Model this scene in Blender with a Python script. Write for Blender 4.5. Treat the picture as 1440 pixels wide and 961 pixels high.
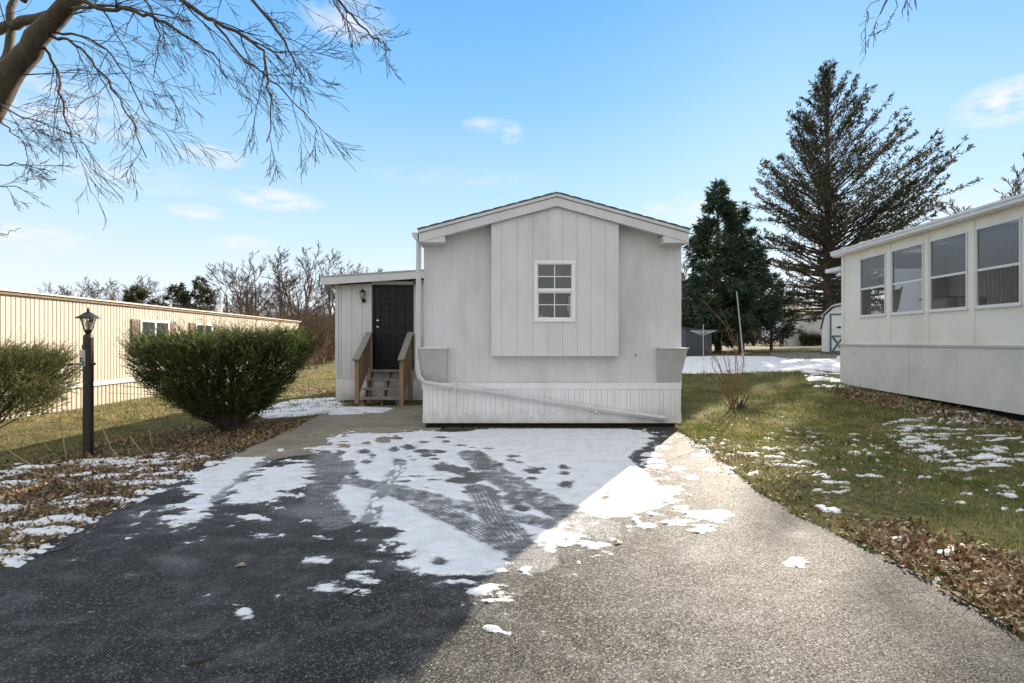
import bpy, math, random
import numpy as np
from mathutils import Vector, Matrix

for o in list(bpy.data.objects):
    bpy.data.objects.remove(o, do_unlink=True)
S = bpy.context.scene
COL = S.collection
R = math.radians

# ---------------------------------------------------------------- camera
CAMZ = 1.45
F = 720.0
cd = bpy.data.cameras.new('camera')
cam = bpy.data.objects.new('camera', cd)
COL.objects.link(cam)
cam.location = (0, 0, CAMZ)
cam.rotation_euler = (R(90), 0, 0)
cd.sensor_width = 36.0
cd.lens = 18.0
cd.clip_start = 0.05
cd.clip_end = 3000
S.camera = cam

# ---------------------------------------------------------------- world
SUN_EL, SUN_AZ = 25.4, 28.6        # azimuth measured from +Y towards +X
w = bpy.data.worlds.new('World')
S.world = w
w.use_nodes = True
nt = w.node_tree
nt.nodes.clear()
N = nt.nodes.new
sky = N('ShaderNodeTexSky')
sky.sky_type = 'NISHITA'
sky.sun_disc = False
sky.sun_elevation = R(SUN_EL)
sky.sun_rotation = R(SUN_AZ)
sky.altitude = 100
sky.air_density = 1.0
sky.dust_density = 0.35
sky.ozone_density = 1.5
geo = N('ShaderNodeNewGeometry')
sep = N('ShaderNodeSeparateXYZ')
tc = N('ShaderNodeTexCoord')
nt.links.new(tc.outputs['Generated'], sep.inputs[0])
# gentle elevation grade of the sky: whiter at the horizon, blue overhead
hr = N('ShaderNodeMapRange'); hr.interpolation_type = 'LINEAR'
hr.inputs['From Min'].default_value = 0.0
hr.inputs['From Max'].default_value = 0.62
nt.links.new(sep.outputs['Z'], hr.inputs['Value'])
ramp = N('ShaderNodeValToRGB')
cr = ramp.color_ramp
cr.elements[0].position = 0.0;  cr.elements[0].color = (0.90, 0.95, 1.0, 1)
cr.elements[1].position = 1.0;  cr.elements[1].color = (0.11, 0.42, 0.95, 1)
e = cr.elements.new(0.16); e.color = (0.81, 0.905, 1.0, 1)
e = cr.elements.new(0.38); e.color = (0.54, 0.79, 1.0, 1)
e = cr.elements.new(0.68); e.color = (0.26, 0.585, 0.98, 1)
nt.links.new(hr.outputs['Result'], ramp.inputs[0])
SKY_SCALE = 2.75
gm = N('ShaderNodeMixRGB'); gm.blend_type = 'MULTIPLY'; gm.inputs[0].default_value = 1
gm.inputs[2].default_value = (SKY_SCALE, SKY_SCALE, SKY_SCALE, 1)
nt.links.new(ramp.outputs[0], gm.inputs[1])
mix = N('ShaderNodeMixRGB'); mix.inputs[0].default_value = 0.95
nt.links.new(sky.outputs[0], mix.inputs[1])
nt.links.new(gm.outputs[0], mix.inputs[2])
# clouds: small wisps on a plane high up (direction divided by its height)
dv = N('ShaderNodeVectorMath'); dv.operation = 'DIVIDE'
cz = N('ShaderNodeMath'); cz.operation = 'MAXIMUM'; cz.inputs[1].default_value = 0.03
zo = N('ShaderNodeMath'); zo.operation = 'ADD'; zo.inputs[1].default_value = 0.10
nt.links.new(sep.outputs['Z'], zo.inputs[0]); nt.links.new(zo.outputs[0], cz.inputs[0])
cmb = N('ShaderNodeCombineXYZ')
for i in range(3):
    nt.links.new(cz.outputs[0], cmb.inputs[i])
nt.links.new(tc.outputs['Generated'], dv.inputs[0]); nt.links.new(cmb.outputs[0], dv.inputs[1])

def cloud_blob(az, el, ra, re_, amt):
    """soft cloud near a compass direction (degrees)"""
    a, e_ = R(az), R(el)
    d = (math.sin(a) * math.cos(e_), math.cos(a) * math.cos(e_), math.sin(e_))
    right = (math.cos(a), -math.sin(a), 0)
    up = (-math.sin(a) * math.sin(e_), -math.cos(a) * math.sin(e_), math.cos(e_))
    outs = []
    for ax, rr in ((right, ra), (up, re_)):
        dt = N('ShaderNodeVectorMath'); dt.operation = 'DOT_PRODUCT'
        dt.inputs[1].default_value = ax
        nt.links.new(tc.outputs['Generated'], dt.inputs[0])
        m = N('ShaderNodeMath'); m.operation = 'DIVIDE'; m.inputs[1].default_value = math.sin(R(rr))
        nt.links.new(dt.outputs['Value'], m.inputs[0])
        p = N('ShaderNodeMath'); p.operation = 'POWER'; p.inputs[1].default_value = 2
        ab = N('ShaderNodeMath'); ab.operation = 'ABSOLUTE'
        nt.links.new(m.outputs[0], ab.inputs[0]); nt.links.new(ab.outputs[0], p.inputs[0])
        outs.append(p)
    s_ = N('ShaderNodeMath'); s_.operation = 'ADD'
    nt.links.new(outs[0].outputs[0], s_.inputs[0]); nt.links.new(outs[1].outputs[0], s_.inputs[1])
    fw = N('ShaderNodeVectorMath'); fw.operation = 'DOT_PRODUCT'; fw.inputs[1].default_value = d
    nt.links.new(tc.outputs['Generated'], fw.inputs[0])
    gt = N('ShaderNodeMath'); gt.operation = 'GREATER_THAN'; gt.inputs[1].default_value = 0.5
    nt.links.new(fw.outputs['Value'], gt.inputs[0])
    inv = N('ShaderNodeMath'); inv.operation = 'SUBTRACT'; inv.inputs[0].default_value = 1.0
    inv.use_clamp = True
    nt.links.new(s_.outputs[0], inv.inputs[1])
    mu = N('ShaderNodeMath'); mu.operation = 'MULTIPLY'
    nt.links.new(inv.outputs[0], mu.inputs[0]); nt.links.new(gt.outputs[0], mu.inputs[1])
    m2 = N('ShaderNodeMath'); m2.operation = 'MULTIPLY'; m2.inputs[1].default_value = amt
    nt.links.new(mu.outputs[0], m2.inputs[0])
    return m2.outputs[0]

def pxdir(px, py):
    x, z = (px - 720) / F, (480.5 - py) / F
    return math.degrees(math.atan(x)), math.degrees(math.atan(z / math.hypot(1, x)))

acc = None
for (px, py, ra, re_, amt) in [(300, 220, 3.3, 1.1, 1.0), (390, 281, 5.0, 1.3, 1.1), (278, 298, 2.8, .9, 1.0),
                               (345, 345, 3.4, 1.2, 1.0), (40, 334, 4.4, 1.3, 1.1), (682, 176, 2.6, 1.0, .7), (718, 186, 1.4, 1.3, .9),
                               (1418, 142, 3.6, 1.9, 1.7), (490, 25, 4.5, 2.2, 1.0), (970, 296, 6.0, 2.2, .8), (80, 150, 7.0, 2.6, .8),
                               (640, 250, 12, 1.2, .25), (180, 250, 10, 1.4, .4), (1330, 300, 8, 2.4, .6)]:
    az, el = pxdir(px, py)
    o_ = cloud_blob(az, el, ra, re_, amt)
    if acc is None: acc = o_
    else:
        a_ = N('ShaderNodeMath'); a_.operation = 'MAXIMUM'
        nt.links.new(acc, a_.inputs[0]); nt.links.new(o_, a_.inputs[1]); acc = a_.outputs[0]
nz = N('ShaderNodeTexNoise'); nz.inputs['Scale'].default_value = 9.0; nz.inputs['Detail'].default_value = 7
nz.inputs['Roughness'].default_value = 0.6
nt.links.new(dv.outputs[0], nz.inputs['Vector'])
nm = N('ShaderNodeMapRange'); nm.inputs['From Min'].default_value = 0.34; nm.inputs['From Max'].default_value = 0.66
nt.links.new(nz.outputs['Fac'], nm.inputs['Value'])
cm = N('ShaderNodeMath'); cm.operation = 'MULTIPLY'; cm.use_clamp = True
nt.links.new(acc, cm.inputs[0]); nt.links.new(nm.outputs['Result'], cm.inputs[1])
bk = N('ShaderNodeMapRange'); bk.interpolation_type = 'SMOOTHSTEP'  # bright cloud bank behind the camera, added to light the shaded facade
bk.inputs['From Min'].default_value = 0.05; bk.inputs['From Max'].default_value = -0.45
nt.links.new(sep.outputs['Y'], bk.inputs['Value'])
nz2 = N('ShaderNodeTexNoise'); nz2.inputs['Scale'].default_value = 1.6; nz2.inputs['Detail'].default_value = 6
nt.links.new(dv.outputs[0], nz2.inputs['Vector'])
nm2 = N('ShaderNodeMapRange'); nm2.inputs['From Min'].default_value = 0.30; nm2.inputs['From Max'].default_value = 0.55
nt.links.new(nz2.outputs['Fac'], nm2.inputs['Value'])
bm = N('ShaderNodeMath'); bm.operation = 'MULTIPLY'
nt.links.new(bk.outputs[0], bm.inputs[0]); nt.links.new(nm2.outputs[0], bm.inputs[1])
bmix = N('ShaderNodeMixRGB'); bmix.inputs[2].default_value = (1.26 * SKY_SCALE, 1.21 * SKY_SCALE, 1.16 * SKY_SCALE, 1)
nt.links.new(bm.outputs[0], bmix.inputs[0]); nt.links.new(mix.outputs[0], bmix.inputs[1])
# white veil above the view, added to light the ground neutrally
vk = N('ShaderNodeMapRange'); vk.interpolation_type = 'SMOOTHSTEP'
vk.inputs['From Min'].default_value = 0.60; vk.inputs['From Max'].default_value = 0.86
nt.links.new(sep.outputs['Z'], vk.inputs['Value'])
vmix = N('ShaderNodeMixRGB'); vmix.inputs[2].default_value = (1.08 * SKY_SCALE, 1.05 * SKY_SCALE, 1.00 * SKY_SCALE, 1)
nt.links.new(vk.outputs[0], vmix.inputs[0]); nt.links.new(bmix.outputs[0], vmix.inputs[1])
cmix = N('ShaderNodeMixRGB')
cmix.inputs[2].default_value = (.93 * SKY_SCALE, .95 * SKY_SCALE, .99 * SKY_SCALE, 1)
nt.links.new(cm.outputs[0], cmix.inputs[0]); nt.links.new(vmix.outputs[0], cmix.inputs[1])
bg = N('ShaderNodeBackground'); bg.inputs['Strength'].default_value = 0.125
nt.links.new(cmix.outputs[0], bg.inputs['Color'])
wo = N('ShaderNodeOutputWorld')
nt.links.new(bg.outputs[0], wo.inputs['Surface'])

# ---------------------------------------------------------------- sun
sd = bpy.data.lights.new('sun', 'SUN')
sd.energy = 4.0
sd.angle = R(0.55)
sd.color = (1.0, 0.87, 0.70)
sun = bpy.data.objects.new('sun', sd)
COL.objects.link(sun)
sv = Vector((math.sin(R(SUN_AZ)) * math.cos(R(SUN_EL)), math.cos(R(SUN_AZ)) * math.cos(R(SUN_EL)), math.sin(R(SUN_EL))))
sun.rotation_euler = (-sv).to_track_quat('-Z', 'Y').to_euler()
sun.location = sv * 60

vs = S.view_settings
vs.view_transform = 'Standard'
vs.look = 'None'
vs.gamma = 1
vs.use_curve_mapping = False
vs.exposure = 1.58
S.cycles.max_bounces = 7
S.cycles.transparent_max_bounces = 12

# ================================================================ helpers
def at(px, py, Y):
    """point of the place seen at photo pixel (px, py) at depth Y metres"""
    return Vector(((px - 720) / F * Y, Y, CAMZ - (py - 480.5) / F * Y))

def sst(a, b, x):
    t = np.clip((np.asarray(x, float) - a) / (b - a), 0, 1)
    return t * t * (3 - 2 * t)

_tabs = {}
def vnoise(x, y, seed=0):
    if seed not in _tabs:
        _tabs[seed] = np.random.RandomState(seed + 11).rand(256, 256)
    T = _tabs[seed]
    x = np.asarray(x, float); y = np.asarray(y, float)
    xi = np.floor(x).astype(int); yi = np.floor(y).astype(int)
    fx = x - xi; fy = y - yi
    fx = fx * fx * (3 - 2 * fx); fy = fy * fy * (3 - 2 * fy)
    a = T[xi & 255, yi & 255]; b = T[(xi + 1) & 255, yi & 255]
    c = T[xi & 255, (yi + 1) & 255]; d = T[(xi + 1) & 255, (yi + 1) & 255]
    return (a * (1 - fx) + b * fx) * (1 - fy) + (c * (1 - fx) + d * fx) * fy

def fbm(x, y, s=1.0, o=4, seed=0, rough=.5):
    v = 0; a = 1; t = 0
    for k in range(o):
        v = v + a * vnoise(x * s + 17.3 * k, y * s - 9.1 * k, seed + k)
        t += a; a *= rough; s *= 2.03
    return v / t - .5

def ground_z(x, y):
    x = np.asarray(x, float); y = np.asarray(y, float)
    gl = -.38 * (1 - np.exp(-np.maximum(0, -x - 3.6) / 4.0))
    yy = np.clip(y, -50, 30)
    rise = .05 * np.clip(yy - 8, 0, 5) + .07 * np.clip(yy - 13, 0, 9.3)
    gr = sst(2.9, 4.6, x) * rise + .13 * sst(5, 8.6, x)
    return gl + gr

def gz(x, y): return float(ground_z(x, y))

def tag(o, label=None, cat=None, group=None, kind=None):
    if label: o['label'] = label
    if cat: o['category'] = cat
    if group: o['group'] = group
    if kind: o['kind'] = kind
    return o

def thing(name, loc, label, cat, group=None):
    o = bpy.data.objects.new(name, None)
    COL.objects.link(o)
    o.location = loc
    o.empty_display_size = .2
    return tag(o, label, cat, group)

def wloc(o):
    v = Vector((0, 0, 0))
    while o is not None:
        v = v + Vector(o.location); o = o.parent
    return v

class MB:
    def __init__(s):
        s.v = []; s.f = []; s.m = []; s.cur = 0
    def add(s, vs_, fs):
        n = len(s.v)
        s.v.extend([tuple(v) for v in vs_])
        for f in fs:
            s.f.append(tuple(i + n for i in f)); s.m.append(s.cur)
        return s
    def box(s, x0, x1, y0, y1, z0, z1):
        return s.add([(x0, y0, z0), (x1, y0, z0), (x1, y1, z0), (x0, y1, z0), (x0, y0, z1), (x1, y0, z1), (x1, y1, z1), (x0, y1, z1)],
                     [(0, 3, 2, 1), (4, 5, 6, 7), (0, 1, 5, 4), (1, 2, 6, 5), (2, 3, 7, 6), (3, 0, 4, 7)])
    def hexa(s, p):   # 8 points: bottom ring then top ring
        return s.add(p, [(0, 3, 2, 1), (4, 5, 6, 7), (0, 1, 5, 4), (1, 2, 6, 5), (2, 3, 7, 6), (3, 0, 4, 7)])
    def beam(s, a, b, w_, h_, up=Vector((0, 0, 1))):
        a = Vector(a); b = Vector(b); d = (b - a).normalized()
        sd_ = d.cross(up)
        if sd_.length < 1e-4: sd_ = Vector((1, 0, 0))
        sd_.normalize(); u = sd_.cross(d).normalized()
        p = []
        for q in (a, b):
            for (i, j) in ((-1, -1), (1, -1), (1, 1), (-1, 1)):
                p.append(q + sd_ * (i * w_ / 2) + u * (j * h_ / 2))
        return s.add(p, [(0, 1, 2, 3), (7, 6, 5, 4), (0, 4, 5, 1), (1, 5, 6, 2), (2, 6, 7, 3), (3, 7, 4, 0)])
    def prism(s, poly, axis, a, b):
        """extrude a 2-D polygon along axis ('x','y','z') from a to b"""
        def P(u, v, t):
            return {'x': (t, u, v), 'y': (u, t, v), 'z': (u, v, t)}[axis]
        n = len(poly)
        vs_ = [P(u, v, a) for u, v in poly] + [P(u, v, b) for u, v in poly]
        fs = [tuple(range(n)), tuple(range(2 * n - 1, n - 1, -1))]
        for i in range(n):
            j = (i + 1) % n
            fs.append((i, i + n, j + n, j))
        return s.add(vs_, fs)
    def tube(s, pts, rad, n=6, cap=True, flat=None):
        pts = [Vector(p) for p in pts]
        if not hasattr(rad, '__len__'): rad = [rad] * len(pts)
        base = len(s.v)
        prev = None
        for i, p in enumerate(pts):
            if i == 0: d = pts[1] - pts[0]
            elif i == len(pts) - 1: d = pts[-1] - pts[-2]
            else: d = pts[i + 1] - pts[i - 1]
            if d.length < 1e-9: d = Vector((0, 0, 1))
            d.normalize()
            if prev is None:
                u = d.orthogonal().normalized()
            else:
                u = (prev - d * prev.dot(d))
                u = u.normalized() if u.length > 1e-6 else d.orthogonal().normalized()
            prev = u
            v = d.cross(u)
            for k in range(n):
                a = 2 * math.pi * (k + (.5 if n == 4 else 0)) / n
                s.v.append(tuple(p + (u * math.cos(a) + v * math.sin(a)) * rad[i]))
        for i in range(len(pts) - 1):
            for k in range(n):
                a0 = base + i * n + k; a1 = base + i * n + (k + 1) % n
                s.f.append((a0, a1, a1 + n, a0 + n)); s.m.append(s.cur)
        if cap:
            s.f.append(tuple(base + k for k in range(n))[::-1]); s.m.append(s.cur)
            t = base + (len(pts) - 1) * n
            s.f.append(tuple(t + k for k in range(n))); s.m.append(s.cur)
        return s
    def lathe(s, c, prof, n=16):
        c = Vector(c); base = len(s.v)
        for r_, z_ in prof:
            for k in range(n):
                a = 2 * math.pi * k / n
                s.v.append((c.x + r_ * math.cos(a), c.y + r_ * math.sin(a), c.z + z_))
        for i in range(len(prof) - 1):
            for k in range(n):
                a0 = base + i * n + k; a1 = base + i * n + (k + 1) % n
                s.f.append((a0, a1, a1 + n, a0 + n)); s.m.append(s.cur)
        s.f.append(tuple(base + k for k in range(n))[::-1]); s.m.append(s.cur)
        t = base + (len(prof) - 1) * n
        s.f.append(tuple(t + k for k in range(n))); s.m.append(s.cur)
        return s
    def each(s, name, mat, parent=None):
        """one object per connected piece"""
        par = list(range(len(s.v)))
        def fd(i):
            while par[i] != i: i = par[i]
            return i
        for f in s.f:
            for q in f[1:]:
                a_, c_ = fd(q), fd(f[0])
                if a_ != c_: par[a_] = c_
        grp = {}
        for f in s.f: grp.setdefault(fd(f[0]), []).append(f)
        out = []
        for fs in grp.values():
            m_ = MB(); mp_ = {}
            for f in fs:
                for q in f:
                    if q not in mp_:
                        mp_[q] = len(m_.v); m_.v.append(s.v[q])
                m_.f.append(tuple(mp_[q] for q in f)); m_.m.append(0)
            out.append(m_.build(name, mat, parent))
        return out
    def build(s, name, mats, parent=None, smooth=False, bevel=0, label=None):
        off = wloc(parent) if parent else Vector((0, 0, 0))
        me = bpy.data.meshes.new(name)
        me.from_pydata([(v[0] - off.x, v[1] - off.y, v[2] - off.z) for v in s.v], [], s.f)
        if not isinstance(mats, (list, tuple)): mats = [mats]
        for m in mats: me.materials.append(m)
        if len(mats) > 1: me.polygons.foreach_set('material_index', s.m)
        if smooth: me.polygons.foreach_set('use_smooth', [True] * len(me.polygons))
        me.update()
        o = bpy.data.objects.new(name, me)
        COL.objects.link(o)
        if parent: o.parent = parent
        if bevel:
            md = o.modifiers.new('bevel', 'BEVEL'); md.width = bevel; md.segments = 2; md.limit_method = 'ANGLE'
        if label: o['label'] = label
        return o

def arr_mesh(name, verts, faces, mat, parent=None, smooth=False, attr=None):
    """fast mesh from numpy arrays; faces (m,3) or (m,4)"""
    off = np.array(wloc(parent)) if parent else np.zeros(3)
    verts = np.asarray(verts, np.float32) - off.astype(np.float32)
    faces = np.asarray(faces, np.int32)
    me = bpy.data.meshes.new(name)
    me.vertices.add(len(verts)); me.vertices.foreach_set('co', verts.ravel())
    k = faces.shape[1]
    me.loops.add(faces.size); me.loops.foreach_set('vertex_index', faces.ravel())
    me.polygons.add(len(faces))
    me.polygons.foreach_set('loop_start', np.arange(0, faces.size, k, dtype=np.int32))
    if smooth: me.polygons.foreach_set('use_smooth', np.ones(len(faces), bool))
    me.update(calc_edges=True)
    if attr:
        for an, val in attr.items():
            a = me.attributes.new(an, 'FLOAT', 'POINT')
            a.data.foreach_set('value', np.asarray(val, np.float32))
    me.validate()
    me.materials.append(mat)
    o = bpy.data.objects.new(name, me)
    COL.objects.link(o)
    if parent: o.parent = parent
    return o

def unit(v):
    return v / np.maximum(np.linalg.norm(v, axis=1, keepdims=True), 1e-9)

def blades(P, D, L, W, rs, shape='tri'):
    """thin leaf faces rooted at P pointing along D"""
    n = len(P); D = unit(D)
    r_ = unit(rs.normal(size=(n, 3)))
    sd_ = unit(np.cross(D, r_))
    L = np.broadcast_to(np.asarray(L, float), (n,))[:, None]; W = np.broadcast_to(np.asarray(W, float), (n,))[:, None]
    if shape == 'tri':
        V = np.stack([P - sd_ * W / 2, P + sd_ * W / 2, P + D * L], 1).reshape(-1, 3)
        Fc = np.arange(3 * n).reshape(n, 3)
    else:
        nn = np.cross(D, sd_)
        V = np.stack([P, P + D * L * .45 + sd_ * W / 2 + nn * W * .15, P + D * L, P + D * L * .45 - sd_ * W / 2 + nn * W * .15], 1).reshape(-1, 3)
        Fc = np.arange(4 * n).reshape(n, 4)
    return V, Fc

# ================================================================ materials
def newmat(name):
    m = bpy.data.materials.new(name); m.use_nodes = True
    t = m.node_tree; t.nodes.clear()
    out = t.nodes.new('ShaderNodeOutputMaterial'); b = t.nodes.new('ShaderNodeBsdfPrincipled')
    t.links.new(b.outputs[0], out.inputs[0])
    return m, t, b

def stone(name, c1, c2=None, scale=8, rough=.7, bump=.2, bscale=None, spec=.4, stretch=(1, 1, 1), c3=None, c3scale=1.2, c3amt=.5, metal=0, dist=.01):
    """general surface: two tones of noise, optional large stain, fine bump"""
    m, t, b = newmat(name)
    c2 = c2 or tuple(x * .8 for x in c1)
    tcn = t.nodes.new('ShaderNodeTexCoord'); mp = t.nodes.new('ShaderNodeMapping')
    mp.inputs['Scale'].default_value = stretch
    g = t.nodes.new('ShaderNodeNewGeometry')
    t.links.new(g.outputs['Position'], mp.inputs['Vector'])
    n = t.nodes.new('ShaderNodeTexNoise'); n.inputs['Scale'].default_value = scale; n.inputs['Detail'].default_value = 6
    n.inputs['Roughness'].default_value = .62
    t.links.new(mp.outputs[0], n.inputs['Vector'])
    r_ = t.nodes.new('ShaderNodeValToRGB')
    r_.color_ramp.elements[0].position = .32; r_.color_ramp.elements[1].position = .68
    r_.color_ramp.elements[0].color = (*c2, 1); r_.color_ramp.elements[1].color = (*c1, 1)
    t.links.new(n.outputs['Fac'], r_.inputs[0])
    colr = r_.outputs[0]
    if c3:
        n3 = t.nodes.new('ShaderNodeTexNoise'); n3.inputs['Scale'].default_value = c3scale; n3.inputs['Detail'].default_value = 5
        t.links.new(mp.outputs[0], n3.inputs['Vector'])
        mr = t.nodes.new('ShaderNodeMapRange'); mr.inputs['From Min'].default_value = .48; mr.inputs['From Max'].default_value = .7
        mr.inputs['To Max'].default_value = c3amt
        t.links.new(n3.outputs['Fac'], mr.inputs['Value'])
        mx = t.nodes.new('ShaderNodeMixRGB'); mx.inputs[2].default_value = (*c3, 1)
        t.links.new(mr.outputs[0], mx.inputs[0]); t.links.new(colr, mx.inputs[1]); colr = mx.outputs[0]
    t.links.new(colr, b.inputs['Base Color'])
    b.inputs['Roughness'].default_value = rough
    b.inputs['Metallic'].default_value = metal
    b.inputs['Specular IOR Level'].default_value = spec
    if bump:
        n2 = t.nodes.new('ShaderNodeTexNoise'); n2.inputs['Scale'].default_value = bscale or scale * 5; n2.inputs['Detail'].default_value = 4
        t.links.new(mp.outputs[0], n2.inputs['Vector'])
        bp = t.nodes.new('ShaderNodeBump'); bp.inputs['Strength'].default_value = bump; bp.inputs['Distance'].default_value = dist
        t.links.new(n2.outputs['Fac'], bp.inputs['Height']); t.links.new(bp.outputs[0], b.inputs['Normal'])
    return m

def foliage(name, cols, scale=3, rough=.6, trans=.25):
    """leaf material: tone varies with position in the plant"""
    m = bpy.data.materials.new(name); m.use_nodes = True
    t = m.node_tree; t.nodes.clear()
    out = t.nodes.new('ShaderNodeOutputMaterial')
    g = t.nodes.new('ShaderNodeNewGeometry')
    n = t.nodes.new('ShaderNodeTexNoise'); n.inputs['Scale'].default_value = scale; n.inputs['Detail'].default_value = 5; n.inputs['Roughness'].default_value = .7
    t.links.new(g.outputs['Position'], n.inputs['Vector'])
    r_ = t.nodes.new('ShaderNodeValToRGB'); c = r_.color_ramp
    k = len(cols)
    c.elements[0].position = .28; c.elements[0].color = (*cols[0], 1)
    c.elements[1].position = .72; c.elements[1].color = (*cols[-1], 1)
    for i in range(1, k - 1):
        e_ = c.elements.new(.28 + .44 * i / (k - 1)); e_.color = (*cols[i], 1)
    ri = t.nodes.new('ShaderNodeMath'); ri.operation = 'MULTIPLY_ADD'; ri.inputs[1].default_value = .34; ri.inputs[2].default_value = -.17
    t.links.new(g.outputs['Random Per Island'], ri.inputs[0])
    ad = t.nodes.new('ShaderNodeMath'); ad.operation = 'ADD'
    t.links.new(n.outputs['Fac'], ad.inputs[0]); t.links.new(ri.outputs[0], ad.inputs[1])
    t.links.new(ad.outputs[0], r_.inputs[0])
    b = t.nodes.new('ShaderNodeBsdfPrincipled'); b.inputs['Roughness'].default_value = rough
    b.inputs['Specular IOR Level'].default_value = .3
    t.links.new(r_.outputs[0], b.inputs['Base Color'])
    tr = t.nodes.new('ShaderNodeBsdfTranslucent'); t.links.new(r_.outputs[0], tr.inputs['Color'])
    mx = t.nodes.new('ShaderNodeMixShader'); mx.inputs[0].default_value = trans
    t.links.new(b.outputs[0], mx.inputs[1]); t.links.new(tr.outputs[0], mx.inputs[2]); t.links.new(mx.outputs[0], out.inputs[0])
    return m

def glass(name, tint=(.9, .95, .95), refl=.12, alpha=.1, gcol=(.05, .05, .055), rough=.02, fres=1.0):
    """window pane or insect screen: part see-through, part dull, with a sheen"""
    m = bpy.data.materials.new(name); m.use_nodes = True
    t = m.node_tree; t.nodes.clear()
    out = t.nodes.new('ShaderNodeOutputMaterial')
    tr = t.nodes.new('ShaderNodeBsdfTransparent'); tr.inputs[0].default_value = (*tint, 1)
    di = t.nodes.new('ShaderNodeBsdfDiffuse'); di.inputs[0].default_value = (*gcol, 1)
    gl = t.nodes.new('ShaderNodeBsdfGlossy'); gl.inputs['Roughness'].default_value = rough
    n = t.nodes.new('ShaderNodeTexNoise'); n.inputs['Scale'].default_value = 1.3
    bp = t.nodes.new('ShaderNodeBump'); bp.inputs['Strength'].default_value = .06; bp.inputs['Distance'].default_value = .05
    t.links.new(n.outputs['Fac'], bp.inputs['Height']); t.links.new(bp.outputs[0], gl.inputs['Normal'])
    m1 = t.nodes.new('ShaderNodeMixShader'); m1.inputs[0].default_value = alpha
    t.links.new(tr.outputs[0], m1.inputs[1]); t.links.new(di.outputs[0], m1.inputs[2])
    fr = t.nodes.new('ShaderNodeFresnel'); fr.inputs[0].default_value = 1.5
    mm = t.nodes.new('ShaderNodeMath'); mm.operation = 'MULTIPLY_ADD'; mm.inputs[1].default_value = fres; mm.inputs[2].default_value = refl; mm.use_clamp = True
    t.links.new(fr.outputs[0], mm.inputs[0])
    m2 = t.nodes.new('ShaderNodeMixShader')
    t.links.new(mm.outputs[0], m2.inputs[0]); t.links.new(m1.outputs[0], m2.inputs[1]); t.links.new(gl.outputs[0], m2.inputs[2])
    t.links.new(m2.outputs[0], out.inputs[0])
    return m

M = {}
M['paint'] = stone('grey_house_paint', (.66, .66, .66), (.60, .60, .60), scale=3.5, rough=.75, bump=.35, bscale=160, stretch=(1, 1, .35),
                   c3=(.45, .445, .41), c3scale=1.6, c3amt=.6, dist=.004)
M['paint2'] = stone('grey_trim_paint', (.64, .64, .655), (.59, .59, .60), scale=5, rough=.6, bump=.2, bscale=90, c3=(.40, .40, .37), c3amt=.35, dist=.003)
M['groove'] = stone('groove_shadow_paint', (.25, .25, .25), (.2, .2, .2), scale=9, rough=.9, bump=0)
M['skirt'] = stone('white_skirt_vinyl', (.78, .78, .79), (.71, .71, .71), scale=4, rough=.5, bump=.1, stretch=(1, 1, .4), c3=(.56, .56, .53), c3scale=2.2, c3amt=.45)
def dirty_skirt(m):
    t = m.node_tree; b = next(n for n in t.nodes if n.type == 'BSDF_PRINCIPLED')
    src = b.inputs['Base Color'].links[0].from_socket
    g = t.nodes.new('ShaderNodeNewGeometry'); sp = t.nodes.new('ShaderNodeSeparateXYZ'); t.links.new(g.outputs['Position'], sp.inputs[0])
    n = t.nodes.new('ShaderNodeTexNoise'); n.inputs['Scale'].default_value = 6; n.inputs['Detail'].default_value = 8; n.inputs['Roughness'].default_value = .75
    t.links.new(g.outputs['Position'], n.inputs['Vector'])
    mr = t.nodes.new('ShaderNodeMapRange'); mr.inputs['From Min'].default_value = .05; mr.inputs['From Max'].default_value = .55; mr.inputs['To Min'].default_value = .62; mr.inputs['To Max'].default_value = .0
    t.links.new(sp.outputs['Z'], mr.inputs['Value'])
    ad = t.nodes.new('ShaderNodeMath'); ad.operation = 'ADD'; t.links.new(n.outputs['Fac'], ad.inputs[0]); t.links.new(mr.outputs[0], ad.inputs[1])
    m2 = t.nodes.new('ShaderNodeMapRange'); m2.inputs['From Min'].default_value = .72; m2.inputs['From Max'].default_value = 1.15; m2.inputs['To Max'].default_value = .55
    t.links.new(ad.outputs[0], m2.inputs['Value'])
    mx = t.nodes.new('ShaderNodeMixRGB'); mx.inputs[2].default_value = (.30, .27, .22, 1)
    t.links.new(m2.outputs[0], mx.inputs[0]); t.links.new(src, mx.inputs[1]); t.links.new(mx.outputs[0], b.inputs['Base Color'])
dirty_skirt(M['skirt'])
M['hood'] = stone('weathered_grey_metal', (.50, .505, .50), (.44, .445, .44), scale=6, rough=.6, bump=.15, c3=(.28, .28, .25), c3amt=.4)
M['shingle'] = stone('dark_grey_shingle', (.09, .10, .10), (.05, .055, .055), scale=30, rough=.9, bump=.6)
M['black'] = stone('black_door_paint', (.008, .009, .013), (.006, .007, .010), scale=6, rough=.38, bump=.05, spec=.28)
M['blackmetal'] = stone('black_metal', (.02, .02, .02), (.012, .012, .012), scale=12, rough=.45, bump=.1)
M['dark'] = stone('dark_interior', (.05, .048, .045), (.03, .03, .03), scale=3, rough=.9, bump=0)
M['darkgap'] = stone('dark_soil_and_gap_shade', (.02, .018, .015), (.01, .01, .01), scale=10, rough=1, bump=.3)  # near-black: painted shade under the homes, also bed soil and skirt feet
M['white'] = stone('white_window_vinyl', (.80, .80, .81), (.76, .76, .77), scale=5, rough=.4, bump=0)
M['blind'] = stone('grey_blind', (.30, .30, .29), (.24, .24, .23), scale=8, rough=.7, bump=0)
M['fabric'] = stone('pale_curtain', (.6, .58, .5), (.5, .48, .4), scale=8, rough=.9, bump=.1)
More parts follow.
